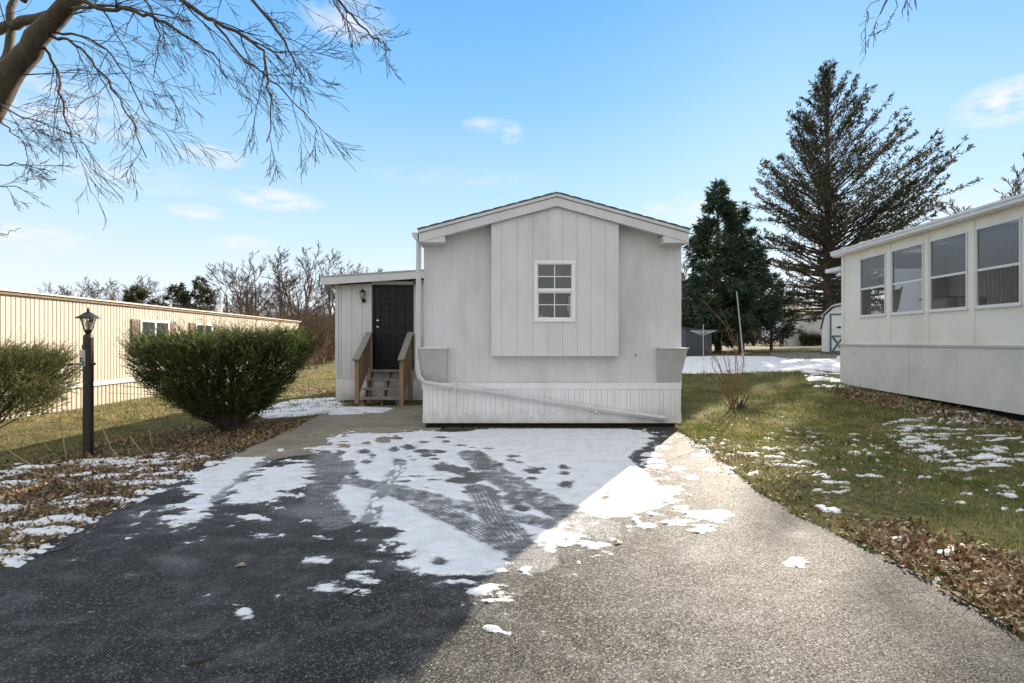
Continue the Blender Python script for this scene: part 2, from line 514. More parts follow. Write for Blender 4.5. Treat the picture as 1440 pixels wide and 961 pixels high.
M['chrome'] = stone('polished_nickel', (.8, .78, .74), (.75, .74, .7), scale=5, rough=.18, bump=0, metal=1)
M['wood'] = stone('weathered_brown_wood', (.42, .29, .18), (.25, .165, .10), scale=5, rough=.85, bump=.5, bscale=30, stretch=(7, 7, 1), c3=(.12, .10, .075), c3amt=.6)
M['woodgrey'] = stone('grey_weathered_board', (.32, .29, .25), (.20, .18, .155), scale=6, rough=.9, bump=.5, bscale=40, stretch=(1, 6, 6))
M['woodg2'] = stone('grey_old_timber', (.26, .25, .23), (.17, .16, .15), scale=8, rough=.9, bump=.4)
M['beige'] = stone('cream_corrugated_metal', (.60, .53, .43), (.52, .455, .36), scale=2.5, rough=.5, bump=.08, stretch=(1, 1, .3), c3=(.5, .42, .3), c3scale=2.5, c3amt=.35)
M['beige2'] = stone('cream_trim_metal', (.70, .66, .58), (.62, .58, .50), scale=3, rough=.5, bump=.05)
M['brownshut'] = stone('brown_shutter', (.22, .14, .09), (.14, .09, .06), scale=10, rough=.6, bump=.2)
M['cream'] = stone('cream_painted_wall', (.77, .74, .66), (.72, .69, .61), scale=2, rough=.65, bump=.12, bscale=80, c3=(.60, .565, .46), c3scale=1.1, c3amt=.6)
M['creamtrim'] = stone('white_aluminium_trim', (.68, .68, .68), (.60, .60, .61), scale=5, rough=.45, bump=0)
M['skirt2'] = stone('grey_skirt_board', (.66, .645, .59), (.60, .585, .53), scale=3, rough=.75, bump=.3, bscale=60, c3=(.50, .48, .43), c3scale=1.8, c3amt=.4)
M['whitewall'] = stone('white_far_wall', (.80, .80, .81), (.74, .74, .75), scale=2, rough=.6, bump=.05)
M['tan'] = stone('tan_wall', (.36, .24, .13), (.28, .18, .10), scale=3, rough=.7, bump=.1)
M['teal'] = stone('teal_trim_paint', (.10, .19, .21), (.07, .14, .16), scale=9, rough=.6, bump=.1)
M['slate'] = stone('dark_slate_metal', (.06, .07, .08), (.04, .045, .055), scale=4, rough=.6, bump=.1)
M['postm'] = stone('dark_lamp_post_paint', (.035, .026, .022), (.02, .016, .014), scale=14, rough=.45, bump=.3, c3=(.10, .04, .02), c3amt=.4)
M['bark'] = stone('grey_brown_bark', (.09, .065, .05), (.04, .03, .024), scale=14, rough=.9, bump=.8, bscale=40, stretch=(1, 1, .3), c3=(.13, .15, .08), c3scale=3, c3amt=.35)
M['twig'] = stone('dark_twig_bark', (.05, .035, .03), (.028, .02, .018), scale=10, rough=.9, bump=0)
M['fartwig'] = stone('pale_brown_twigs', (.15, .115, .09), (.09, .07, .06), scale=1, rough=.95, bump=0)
M['fartwig2'] = stone('reddish_brush_twigs', (.22, .14, .09), (.13, .09, .06), scale=1, rough=.95, bump=0)
M['sbark'] = stone('spruce_bark', (.13, .10, .08), (.07, .055, .045), scale=10, rough=.95, bump=.6)
M['straw'] = stone('dry_straw_stem', (.42, .31, .19), (.30, .21, .12), scale=9, rough=.8, bump=0)
M['stem'] = stone('reddish_dry_stem', (.26, .15, .09), (.16, .09, .055), scale=9, rough=.8, bump=0)
M['steelwhite'] = stone('pale_pole_metal', (.5, .5, .47), (.4, .4, .38), scale=9, rough=.5, bump=0)
M['slab'] = stone('grey_paving_stone', (.34, .33, .31), (.25, .24, .23), scale=14, rough=.9, bump=.5)
M['yew'] = foliage('yew_needles', [(.012, .026, .010), (.025, .052, .014), (.07, .10, .022), (.23, .22, .06)], scale=2.2)
M['yew2'] = foliage('olive_yew_needles', [(.03, .045, .015), (.07, .085, .025), (.13, .13, .045), (.22, .20, .08)], scale=3)
M['tips'] = foliage('yellow_green_yew_shoots', [(.11, .14, .03), (.24, .25, .055), (.42, .38, .12)], scale=3)  # new growth colour, brightened to paint in sunlight on the top
M['spruce'] = foliage('dark_spruce_needles', [(.020, .042, .026), (.04, .07, .04), (.085, .11, .055)], scale=.8)
M['spruce2'] = foliage('brownish_spruce_needles', [(.026, .036, .022), (.052, .06, .036), (.10, .085, .055)], scale=1.0)
M['cedar'] = foliage('olive_cedar_needles', [(.03, .035, .015), (.055, .06, .025), (.085, .08, .035)], scale=.7)
M['leaf'] = foliage('brown_fallen_leaves', [(.04, .022, .013), (.13, .065, .034), (.24, .14, .075), (.36, .27, .17), (.55, .45, .33)], scale=14, trans=.15)
M['grass'] = foliage('winter_lawn_blades', [(.06, .11, .025), (.14, .19, .045), (.29, .27, .09), (.50, .42, .24)], scale=2.0, trans=.3)

M['drygrass'] = foliage('straw_coloured_lawn_blades', [(.06, .09, .03), (.17, .17, .06), (.36, .29, .14), (.52, .42, .24)], scale=1.6, trans=.3)
def snow_material():
    m, t, b = newmat('old_snow')
    b.inputs['Base Color'].default_value = (.78, .80, .83, 1)
    b.inputs['Roughness'].default_value = .6
    b.inputs['Subsurface Weight'].default_value = 0.0
    g = t.nodes.new('ShaderNodeNewGeometry')
    n = t.nodes.new('ShaderNodeTexNoise'); n.inputs['Scale'].default_value = 45; n.inputs['Detail'].default_value = 5
    t.links.new(g.outputs['Position'], n.inputs['Vector'])
    bp = t.nodes.new('ShaderNodeBump'); bp.inputs['Strength'].default_value = .35; bp.inputs['Distance'].default_value = .01
    t.links.new(n.outputs['Fac'], bp.inputs['Height']); t.links.new(bp.outputs[0], b.inputs['Normal'])
    n2 = t.nodes.new('ShaderNodeTexNoise'); n2.inputs['Scale'].default_value = 5; n2.inputs['Detail'].default_value = 8; n2.inputs['Roughness'].default_value = .7
    t.links.new(g.outputs['Position'], n2.inputs['Vector'])
    r_ = t.nodes.new('ShaderNodeValToRGB'); r_.color_ramp.elements[0].position = .3; r_.color_ramp.elements[0].color = (.60, .61, .635, 1)
    r_.color_ramp.elements[1].position = .55; r_.color_ramp.elements[1].color = (.77, .78, .81, 1)
    t.links.new(n2.outputs['Fac'], r_.inputs[0]); t.links.new(r_.outputs[0], b.inputs['Base Color'])
    return m
M['snow'] = snow_material()
def thin_snow():
    m = M['snow'].copy(); m.name = 'thin_trampled_snow'
    t = m.node_tree
    b = next(n for n in t.nodes if n.type == 'BSDF_PRINCIPLED'); out = next(n for n in t.nodes if n.type == 'OUTPUT_MATERIAL')
    g = t.nodes.new('ShaderNodeNewGeometry')
    a = t.nodes.new('ShaderNodeAttribute'); a.attribute_name = 'thick'
    n1 = t.nodes.new('ShaderNodeTexNoise'); n1.inputs['Scale'].default_value = 70; n1.inputs['Detail'].default_value = 6; n1.inputs['Roughness'].default_value = .75
    t.links.new(g.outputs['Position'], n1.inputs['Vector'])
    n2 = t.nodes.new('ShaderNodeTexNoise'); n2.inputs['Scale'].default_value = 9; n2.inputs['Detail'].default_value = 5
    t.links.new(g.outputs['Position'], n2.inputs['Vector'])
    m1 = t.nodes.new('ShaderNodeMath'); m1.operation = 'MULTIPLY_ADD'; m1.inputs[1].default_value = 2.4; m1.inputs[2].default_value = -1.2
    t.links.new(n1.outputs['Fac'], m1.inputs[0])
    m2 = t.nodes.new('ShaderNodeMath'); m2.operation = 'MULTIPLY_ADD'; m2.inputs[1].default_value = 2.6; m2.inputs[2].default_value = -1.3
    t.links.new(n2.outputs['Fac'], m2.inputs[0])
    ad = t.nodes.new('ShaderNodeMath'); ad.operation = 'ADD'
    t.links.new(m1.outputs[0], ad.inputs[0]); t.links.new(m2.outputs[0], ad.inputs[1])
    fn = t.nodes.new('ShaderNodeMath'); fn.operation = 'ADD'; fn.use_clamp = True
    t.links.new(ad.outputs[0], fn.inputs[0]); t.links.new(a.outputs['Fac'], fn.inputs[1])
    tr = t.nodes.new('ShaderNodeBsdfTransparent'); mx = t.nodes.new('ShaderNodeMixShader')
    t.links.new(fn.outputs[0], mx.inputs[0]); t.links.new(tr.outputs[0], mx.inputs[1]); t.links.new(b.outputs[0], mx.inputs[2])
    t.links.new(mx.outputs[0], out.inputs[0])
    return m
M['thinsnow'] = thin_snow()

def asphalt_material():
    m, t, b = newmat('aggregate_asphalt')
    g = t.nodes.new('ShaderNodeNewGeometry')
    vo = t.nodes.new('ShaderNodeTexVoronoi'); vo.inputs['Scale'].default_value = 135
    t.links.new(g.outputs['Position'], vo.inputs['Vector'])
    sx = t.nodes.new('ShaderNodeSeparateXYZ'); t.links.new(vo.outputs['Color'], sx.inputs[0])
    r_ = t.nodes.new('ShaderNodeValToRGB'); c = r_.color_ramp
    c.elements[0].position = 0; c.elements[0].color = (.015, .0145, .015, 1)
    c.elements[1].position = 1; c.elements[1].color = (.20, .19, .18, 1)
    e_ = c.elements.new(.55); e_.color = (.026, .0255, .0265, 1)
    e_ = c.elements.new(.86); e_.color = (.062, .059, .055, 1)
    t.links.new(sx.outputs[0], r_.inputs[0])
    # large worn / dusty patches
    n = t.nodes.new('ShaderNodeTexNoise'); n.inputs['Scale'].default_value = .75; n.inputs['Detail'].default_value = 8; n.inputs['Roughness'].default_value = .65
    t.links.new(g.outputs['Position'], n.inputs['Vector'])
    mr = t.nodes.new('ShaderNodeMapRange'); mr.inputs['From Min'].default_value = .44; mr.inputs['From Max'].default_value = .66
    mr.inputs['To Max'].default_value = .62
    t.links.new(n.outputs['Fac'], mr.inputs['Value'])
    mx = t.nodes.new('ShaderNodeMixRGB'); mx.inputs[2].default_value = (.055, .051, .046, 1)
    t.links.new(mr.outputs[0], mx.inputs[0]); t.links.new(r_.outputs[0], mx.inputs[1])
    # frosty marks plus sun glare painted into the colour, stored per vertex
    at_ = t.nodes.new('ShaderNodeAttribute'); at_.attribute_name = 'frost_glare'
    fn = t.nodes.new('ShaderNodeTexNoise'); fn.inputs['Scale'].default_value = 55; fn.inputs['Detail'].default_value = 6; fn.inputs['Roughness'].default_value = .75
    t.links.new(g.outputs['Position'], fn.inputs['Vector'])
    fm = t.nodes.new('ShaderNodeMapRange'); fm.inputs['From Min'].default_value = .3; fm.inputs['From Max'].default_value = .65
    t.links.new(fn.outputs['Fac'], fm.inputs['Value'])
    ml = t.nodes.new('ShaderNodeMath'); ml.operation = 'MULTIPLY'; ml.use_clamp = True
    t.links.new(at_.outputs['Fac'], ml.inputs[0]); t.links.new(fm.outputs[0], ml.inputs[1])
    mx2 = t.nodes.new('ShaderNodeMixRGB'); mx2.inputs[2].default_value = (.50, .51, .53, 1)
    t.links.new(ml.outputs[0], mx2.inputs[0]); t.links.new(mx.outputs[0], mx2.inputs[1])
    t.links.new(mx2.outputs[0], b.inputs['Base Color'])
    b.inputs['Roughness'].default_value = .62
    b.inputs['Specular IOR Level'].default_value = .16
    vb = t.nodes.new('ShaderNodeTexVoronoi'); vb.inputs['Scale'].default_value = 135
    t.links.new(g.outputs['Position'], vb.inputs['Vector'])
    nb = t.nodes.new('ShaderNodeTexNoise'); nb.inputs['Scale'].default_value = 90; nb.inputs['Detail'].default_value = 4
    t.links.new(g.outputs['Position'], nb.inputs['Vector'])
    ad = t.nodes.new('ShaderNodeMath'); ad.operation = 'SUBTRACT'
    t.links.new(nb.outputs['Fac'], ad.inputs[0]); t.links.new(vb.outputs['Distance'], ad.inputs[1])
    bp = t.nodes.new('ShaderNodeBump'); bp.inputs['Strength'].default_value = .7; bp.inputs['Distance'].default_value = .005
    t.links.new(ad.outputs[0], bp.inputs['Height'])
    # every stone of the aggregate lies at its own tilt
    sb = t.nodes.new('ShaderNodeVectorMath'); sb.operation = 'SUBTRACT'; sb.inputs[1].default_value = (.5, .5, .5)
    t.links.new(vo.outputs['Color'], sb.inputs[0])
    sc_ = t.nodes.new('ShaderNodeVectorMath'); sc_.operation = 'SCALE'; sc_.inputs['Scale'].default_value = .55
    t.links.new(sb.outputs[0], sc_.inputs[0])
    av = t.nodes.new('ShaderNodeVectorMath'); av.operation = 'ADD'
    t.links.new(bp.outputs[0], av.inputs[0]); t.links.new(sc_.outputs[0], av.inputs[1])
    nn_ = t.nodes.new('ShaderNodeVectorMath'); nn_.operation = 'NORMALIZE'
    t.links.new(av.outputs[0], nn_.inputs[0]); t.links.new(nn_.outputs[0], b.inputs['Normal'])
    return m
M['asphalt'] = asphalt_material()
M['concrete'] = stone('stained_concrete', (.30, .27, .21), (.21, .19, .15), scale=5, rough=.9, bump=.5, bscale=90, c3=(.12, .11, .095), c3scale=1.0, c3amt=.6, dist=.006)

def soil_material():
    m, t, b = newmat('lawn_ground')
    g = t.nodes.new('ShaderNodeNewGeometry')
    def noise(s, d=6, rg=.6):
        n = t.nodes.new('ShaderNodeTexNoise'); n.inputs['Scale'].default_value = s; n.inputs['Detail'].default_value = d; n.inputs['Roughness'].default_value = rg
        t.links.new(g.outputs['Position'], n.inputs['Vector']); return n
    n1 = noise(.55, 8, .7); n2 = noise(14, 6, .7)
    r1 = t.nodes.new('ShaderNodeValToRGB'); c = r1.color_ramp
    c.elements[0].position = .3; c.elements[0].color = (.06, .09, .025, 1)
    c.elements[1].position = .72; c.elements[1].color = (.30, .25, .12, 1)
    e_ = c.elements.new(.5); e_.color = (.13, .14, .045, 1)
    t.links.new(n1.outputs['Fac'], r1.inputs[0])
    r2 = t.nodes.new('ShaderNodeValToRGB'); c = r2.color_ramp
    c.elements[0].position = .33; c.elements[0].color = (.035, .026, .016, 1)
    c.elements[1].position = .65; c.elements[1].color = (.11, .085, .045, 1)
    t.links.new(n2.outputs['Fac'], r2.inputs[0])
    mr = t.nodes.new('ShaderNodeMapRange'); mr.inputs['From Min'].default_value = .42; mr.inputs['From Max'].default_value = .6
    t.links.new(n2.outputs['Fac'], mr.inputs['Value'])
    mx = t.nodes.new('ShaderNodeMixRGB')
    t.links.new(mr.outputs[0], mx.inputs[0]); t.links.new(r2.outputs[0], mx.inputs[1]); t.links.new(r1.outputs[0], mx.inputs[2])
    t.links.new(mx.outputs[0], b.inputs['Base Color'])
    b.inputs['Roughness'].default_value = .95; b.inputs['Specular IOR Level'].default_value = .15
    bp = t.nodes.new('ShaderNodeBump'); bp.inputs['Strength'].default_value = .9; bp.inputs['Distance'].default_value = .03
    t.links.new(n2.outputs['Fac'], bp.inputs['Height']); t.links.new(bp.outputs[0], b.inputs['Normal'])
    return m
M['soil'] = soil_material()

# ================================================================ the ground plan
def G(px, py, z=0.0):
    """ground point at height z seen at photo pixel"""
    Y = (CAMZ - z) * F / (py - 480.5)
    return ((px - 720) / F * Y, Y)

DRIVE = [(-3.2, -4), (2.5, -4)] + [G(*p) for p in [(1440, 900), (1300, 812), (1150, 742), (1050, 682), (1000, 640), (962, 612)]] + \
        [(2.62, 8.5), (-3.3, 8.5)] + [G(*p) for p in [(390, 610), (350, 628), (290, 652), (200, 692), (90, 755), (0, 802)]]
CONC = [G(*p) for p in [(300, 655), (372, 624), (440, 590), (470, 578), (500, 572)]] + [(-1.2, 11.6), (-1.2, 8.3), (-2.0, 8.2)] + \
       [G(*p) for p in [(560, 622), (430, 640)]]

def poly_sd(poly, x, y):
    """signed distance, positive inside"""
    P = np.array(poly, float); n = len(P)
    x = np.asarray(x, float); y = np.asarray(y, float)
    d = np.full(x.shape, 1e9); ins = np.zeros(x.shape, bool)
    for i in range(n):
        ax, ay = P[i]; bx, by = P[(i + 1) % n]
        ex, ey = bx - ax, by - ay
        t = np.clip(((x - ax) * ex + (y - ay) * ey) / (ex * ex + ey * ey + 1e-12), 0, 1)
        d = np.minimum(d, np.hypot(x - ax - t * ex, y - ay - t * ey))
        c = (ay > y) != (by > y)
        with np.errstate(divide='ignore', invalid='ignore'):
            xi = (bx - ax) * (y - ay) / (by - ay + 1e-12) + ax
        ins ^= c & (x < xi)
    return np.where(ins, d, -d)

def line_d(pts, x, y):
    """distance to a polyline and signed offset across it"""
    d = np.full(np.shape(x), 1e9); off = np.zeros(np.shape(x)); along = np.zeros(np.shape(x)); s0 = 0
    for (ax, ay), (bx, by) in zip(pts[:-1], pts[1:]):
        ex, ey = bx - ax, by - ay; L2 = ex * ex + ey * ey; L = math.sqrt(L2)
        t = np.clip(((x - ax) * ex + (y - ay) * ey) / L2, 0, 1)
        dd = np.hypot(x - ax - t * ex, y - ay - t * ey)
        cr_ = ((x - ax) * ey - (y - ay) * ex) / L
        m_ = dd < d
        d = np.where(m_, dd, d); off = np.where(m_, cr_, off); along = np.where(m_, s0 + t * L, along); s0 += L
    return d, off, along

def paved_sd(x, y):
    return np.maximum(poly_sd(DRIVE, x, y) + fbm(x, y, 3.5, 3, 5) * .14, poly_sd(CONC, x, y) + fbm(x, y, 3, 3, 7) * .1)

# one sheet of ground to the horizon
def axis_steps(lo, hi, fine_lo, fine_hi, fine):
    a = list(np.arange(fine_lo, fine_hi + 1e-6, fine))
    s_ = fine
    v = fine_hi
    while v < hi:
        s_ *= 1.18; v += s_; a.append(v)
    s_ = fine; v = fine_lo
    while v > lo:
        s_ *= 1.18; v -= s_; a.insert(0, v)
    return np.array(a)
xs = axis_steps(-900, 900, -12, 13, .08); ys = axis_steps(-60, 1200, 0, 14, .08)
XX, YY = np.meshgrid(xs, ys, indexing='ij')
ps = paved_sd(XX, YY)
near = np.exp(-(np.maximum(0, np.hypot(XX, YY - 6) - 25) / 20))
rough_ = fbm(XX, YY, 1.3, 5, 21) * .05 * near
ZZ = ground_z(XX, YY) + np.where(ps > -.02, -.05, np.minimum(.012 + rough_ * np.clip(-ps * 3, 0, 1), .03))
Vg = np.stack([XX, YY, ZZ], -1).reshape(-1, 3)
ni, nj = XX.shape
idx = np.arange(ni * nj).reshape(ni, nj)
Fg = np.stack([idx[:-1, :-1], idx[1:, :-1], idx[1:, 1:], idx[:-1, 1:]], -1).reshape(-1, 4)
g_ = arr_mesh('ground', Vg, Fg, M['soil'], smooth=True)
tag(g_, 'winter lawn and bare soil around the driveway', 'ground', kind='structure')
del XX, YY, ZZ, ps

def sheet(x0, x1, y0, y1, step, zf, keep, name, mat, attr=None, skirt=None):
    xs_ = np.arange(x0, x1 + step / 2, step); ys_ = np.arange(y0, y1 + step / 2, step)
    X, Y = np.meshgrid(xs_, ys_, indexing='ij')
    Z = zf(X, Y); K = keep(X, Y, Z)
    ni, nj = X.shape
    idx = np.arange(ni * nj).reshape(ni, nj)
    fk = K[:-1, :-1] | K[1:, :-1] | K[1:, 1:] | K[:-1, 1:]
    Fc = np.stack([idx[:-1, :-1], idx[1:, :-1], idx[1:, 1:], idx[:-1, 1:]], -1)[fk]
    used = np.unique(Fc); rm = np.full(ni * nj, -1, np.int64); rm[used] = np.arange(len(used))
    V = np.stack([X, Y, Z], -1).reshape(-1, 3)[used]
    at__ = {k: f(X, Y).ravel()[used] for k, f in (attr or {}).items()}
    return arr_mesh(name, V, rm[Fc], mat, smooth=True, attr=at__)

# ---------------------------------------------------------------- snow on the drive: traced outline
SNOW_MAIN = [(455, 618), (500, 610), (545, 611), (595, 607), (635, 609), (660, 608), (690, 603), (760, 601), (875, 603), (912, 608), (922, 615),
             (905, 630), (878, 641), (897, 655), (912, 672), (932, 692), (942, 702), (925, 712), (910, 717), (880, 727), (847, 727),
             (835, 738), (800, 760), (772, 775), (752, 765), (737, 748), (725, 765), (692, 800), (660, 824), (620, 814), (580, 805), (563, 792),
             (597, 778), (570, 765), (555, 750), (545, 730), (512, 728), (487, 728), (477, 712), (470, 697), (487, 680), (485, 672), (500, 655), (507, 632), (470, 626)]
SNOW_A = [(277, 665), (330, 644), (375, 644), (362, 662), (342, 672), (325, 687), (304, 707), (270, 741), (230, 741), (260, 731), (245, 726), (265, 716), (240, 712), (277, 700), (268, 690), (285, 676)]
SNOW_B = [(310, 712), (328, 690), (345, 674), (382, 657), (405, 650), (442, 648), (440, 672), (427, 686), (405, 694), (380, 706), (340, 712)]
SNOW_C = [(300, 748), (307, 737), (327, 726), (350, 721), (392, 720), (397, 735), (370, 742), (340, 741)]
SNOW_T = [(440, 632), (470, 622), (507, 630), (500, 652), (470, 650), (440, 650)]
def z2(*p): return [(440 + a / 4, 590 + b / 4) for a, b in p]
TRACKS = [  # polyline (photo px), width m, residual snow
    ([(492, 678), (530, 684), (580, 701), (630, 725), (705, 762), (745, 785)], .26, .0),
    ([(550, 686), (627, 706), (690, 721), (750, 733), (800, 743), (845, 751)], .23, .05),
    ([(662, 638), (702, 672), (745, 697), (790, 720), (838, 741)], .36, .0),
    ([(676, 690), (695, 728), (718, 757), (752, 790)], .28, .0),
    ([(565, 651), (549, 676), (535, 700), (521, 730)], .17, .45),
    ([(455, 640), (462, 670), (452, 700), (475, 735)], .26, .0),
    ([(392, 636), (345, 668), (300, 705)], .07, .25),
]
FOOT = [(290, 185, 40, 15), (335, 205, 25, 15), (225, 305, 40, 25), (300, 140, 20, 10), (455, 172, 45, 14), (540, 160, 55, 18), (620, 180, 60, 12),
        (700, 185, 50, 12), (540, 212, 25, 9), (575, 228, 15, 7), (650, 205, 50, 12), (690, 225, 30, 12), (400, 115, 40, 20), (475, 110, 30, 15),
        (630, 130, 30, 12), (755, 128, 28, 10), (720, 103, 50, 8), (840, 148, 45, 7), (895, 162, 25, 5), (1000, 166, 35, 5), (1125, 208, 45, 10), (1115, 232, 30, 8),
        (1160, 248, 20, 6), (1240, 290, 50, 22), (1290, 285, 25, 14), (1230, 335, 50, 14), (1150, 335, 45, 12), (1410, 275, 35, 16), (1415, 305, 30, 16), (1420, 370, 50, 26),
        (1570, 412, 40, 7), (1640, 445, 28, 16), (500, 350, 60, 7), (690, 340, 50, 8), (820, 345, 70, 22), (740, 270, 75, 26), (830, 290, 70, 25), (300, 242, 32, 12),
        (480, 240, 48, 14), (640, 385, 18, 5), (150, 190, 40, 18), (100, 230, 60, 30), (180, 150, 45, 12), (900, 400, 60, 40), (1010, 430, 60, 40), (1120, 450, 70, 30),
        (900, 330, 80, 40), (960, 250, 60, 40), (1050, 260, 25, 18), (540, 325, 120, 5), (1180, 500, 60, 24), (720, 800, 45, 22)]
LUMPS = [(1010, 727, 17, 6, .05), (976, 726, 15, 5, .03), (835, 769, 12, 3.5, .02), (952, 690, 9, 3.4, .025), (950, 660, 8, 2.4, .02), (970, 672, 6, 2, .015),
         (918, 650, 14, 3.5, .02), (922, 658, 12, 2.5, .02), (915, 640, 12, 2.6, .02), (930, 630, 9, 2, .015), (342, 861, 8, 5, .012), (461, 828, 17, 4, .008),
         (688, 888, 9, 3.5, .01), (703, 838, 15, 5, .02), (682, 828, 18, 8, .012), (1117, 793, 9, 4, .02), (372, 755, 8, 2, .006), (450, 758, 6, 2, .006), (515, 812, 14, 4, .008),
         (495, 834, 9, 3, .006), (940, 706, 12, 3, .03), (925, 697, 14, 4, .03), (935, 688, 10, 3, .02), (800, 765, 9, 2.5, .015), (905, 742, 10, 3, .01), (955, 735, 12, 3, .012),
         (960, 715, 10, 2.5, .015), (990, 745, 16, 4, .008), (985, 640, 8, 2, .015), (395, 634, 5, 1.6, .008), (1000, 662, 6, 1.8, .012), (893, 622, 10, 1.6, .01), (855, 779, 8, 2, .01),
         (770, 757, 6, 2.4, .01), (735, 802, 10, 3, .012), (560, 776, 14, 3, .01), (445, 790, 5, 1.5, .005)]

def ell(px, py, rx, ry, X, Y):
    cx, cy = G(px, py)
    x1, _ = G(px + rx, py); _, y1 = G(px, py - ry); _, y0 = G(px, py + ry)
    a = abs(x1 - cx); b = abs(y1 - y0) / 2
    # skew so that the ellipse follows the line of sight in the plan
    k = cx / cy
    u = (X - cx) - k * (Y - cy)
    return (1 - np.hypot(u / a, (Y - cy) / b)) * min(a, b)

def drive_field(X, Y):
    """(snow thickness, frost) in the plan of the drive"""
    wx_ = fbm(X, Y, 5, 4, 35) * .10; wy_ = fbm(X, Y, 5, 4, 37) * .07
    X0_, Y0_ = X, Y
    X = X + wx_; Y = Y + wy_
    s_ = .052 * fbm(X * .75, Y * 3.0, 3.4, 6, 31, .66) / .25
    base = np.full(X.shape, -1.0)
    m_ = poly_sd([G(*p) for p in SNOW_MAIN], X, Y)
    fr_w = sst(.5, 1.8, X) * sst(6, 7, Y) + sst(0.6, -0.4, X) * sst(5.2, 4.0, Y) * 1.4 + .25
    base = np.maximum(base, m_ + s_ * fr_w * 1.3)
    for pl, amp, bias in ((SNOW_A, 2.6, -.02), (SNOW_B, 3.4, -.07), (SNOW_C, 3.0, -.10), (SNOW_T, 3.6, -.10)):
        base = np.maximum(base, poly_sd([G(*p) for p in pl], X, Y) + s_ * amp + bias)
    # upper right: snow breaking into streaks
    streak = fbm(X * .8, Y * 3.4, 2.6, 4, 44, .55)
    zone = sst(1.5, 2.4, X) * sst(6.1, 6.8, Y)
    base = base - zone * np.clip(.02 - streak * 1.3, 0, 1) * .9
    zone2 = sst(-.9, -2.2, X) * sst(6.4, 7.2, Y)
    base = base - zone2 * np.clip(-.02 - streak * 1.3, 0, 1) * .9
    # crumbs of snow scattered round the edges
    cr2 = fbm(X, Y, 11, 4, 39, .6)
    base = np.maximum(base, np.minimum((cr2 - .17) * .5 + np.clip(base, -.5, 0) * .22, .03))
    X, Y = X0_, Y0_
    frost_glare = np.zeros(X.shape)
    frost_glare = np.maximum(frost_glare, .28 * sst(-.25, .12, base + s_ * 2))
    for pts, wd, res in TRACKS:
        gp = [G(*p) for p in pts]
        d, off, al = line_d(gp, X, Y)
        n_ = fbm(X, Y, 9, 3, 51) * .05
        rib = (np.abs(((off / .036) % 1) - .5) - .33 + fbm(X, Y, 7, 3, 57) * .5) * .09    # narrow ridges left between the tread blocks
        lug = (np.sin(al / .02 * 3.1416) > -.6)
        rib = np.where(lug, rib, rib - .002)
        cut = (d - wd / 2) + n_
        inner = np.where(res > .3, -.02 + fbm(X * 3, Y, 5, 3, 61) * .3, rib - .022)
        base = np.minimum(base, np.maximum(cut, inner))
        frost_glare = np.where(d < wd / 2 + .02, np.maximum(frost_glare * .6, .22 + .35 * (rib > -.02) + res), frost_glare)
    wob = fbm(X, Y * 1.6, 9, 4, 71, .6) * .15
    wob2 = fbm(X * .7, Y * 1.7, 13, 4, 73, .65) * .16
    for (a, b, rx, ry) in FOOT:
        base = np.minimum(base, -ell(440 + a / 4, 590 + b / 4, rx / 4, ry / 4, X, Y) + wob + .004)
    for (a, b, rx, ry, h_) in LUMPS:
        base = np.maximum(base, np.minimum(ell(a, b, rx * 1.15, ry * 1.2, X, Y) * 1.2 + wob2 * 1.5 - .012, .03))
    # frosty smear at left, trampled dust, sun glare painted into the colour at right
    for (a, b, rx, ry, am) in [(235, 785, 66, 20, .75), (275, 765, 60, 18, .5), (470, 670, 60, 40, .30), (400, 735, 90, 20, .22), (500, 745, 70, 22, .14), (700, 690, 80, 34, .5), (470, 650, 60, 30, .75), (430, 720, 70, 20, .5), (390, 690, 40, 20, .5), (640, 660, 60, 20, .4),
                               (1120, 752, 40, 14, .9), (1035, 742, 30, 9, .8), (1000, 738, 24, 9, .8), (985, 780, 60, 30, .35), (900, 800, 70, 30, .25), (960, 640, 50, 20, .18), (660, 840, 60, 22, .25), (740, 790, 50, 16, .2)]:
        frost_glare = np.maximum(frost_glare, am * sst(0, .35, ell(a, b, rx, ry, X, Y) + fbm(X, Y, 2.5, 4, 81) * .3) * (0.6 + 1.2 * (fbm(X, Y, 6, 4, 83) + .3)))
    return base, np.clip(frost_glare, 0, 1)

def snow_z(X, Y):
    b, f = drive_field(X, Y)
    ht = np.where(b > 0, .016 * (1 - np.exp(-np.maximum(b, 0) / .02)), np.maximum(b * .5, -.03))
    z = .0065 + np.maximum(ht, 0) + np.where(b > .03, fbm(X, Y, 9, 4, 91) * .010, 0)
    # keep clear of the house skirt
    z = np.where((Y > 8.42) | (b < -.11), -.05, z)
    return z - .002
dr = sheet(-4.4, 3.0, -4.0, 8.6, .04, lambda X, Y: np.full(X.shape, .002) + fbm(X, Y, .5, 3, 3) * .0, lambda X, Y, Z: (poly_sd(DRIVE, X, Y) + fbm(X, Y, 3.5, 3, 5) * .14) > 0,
           'driveway', M['asphalt'], attr={'frost_glare': lambda X, Y: drive_field(X, Y)[1]})
tag(dr, 'dark aggregate asphalt driveway with tyre tracks, frosty marks and painted glare', 'driveway', kind='structure')
cn = sheet(-4.6, -1.0, 6.0, 11.8, .06, lambda X, Y: np.full(X.shape, .008) + .003 * fbm(X, Y, 1, 3, 3), lambda X, Y, Z: (poly_sd(CONC, X, Y) + fbm(X, Y, 3, 3, 7) * .1) > 0,
           'path', M['concrete'])
tag(cn, 'stained beige concrete path leading to the wooden steps', 'path', kind='structure')
sn = sheet(-4.2, 2.9, 2.3, 8.5, .0125, snow_z, lambda X, Y, Z: Z > -.004, 'driveway_snow', M['thinsnow'], attr={'thick': lambda X, Y: 1.15 * np.clip((drive_field(X, Y)[0] + .035) / .05, -1.2, 1.35)})
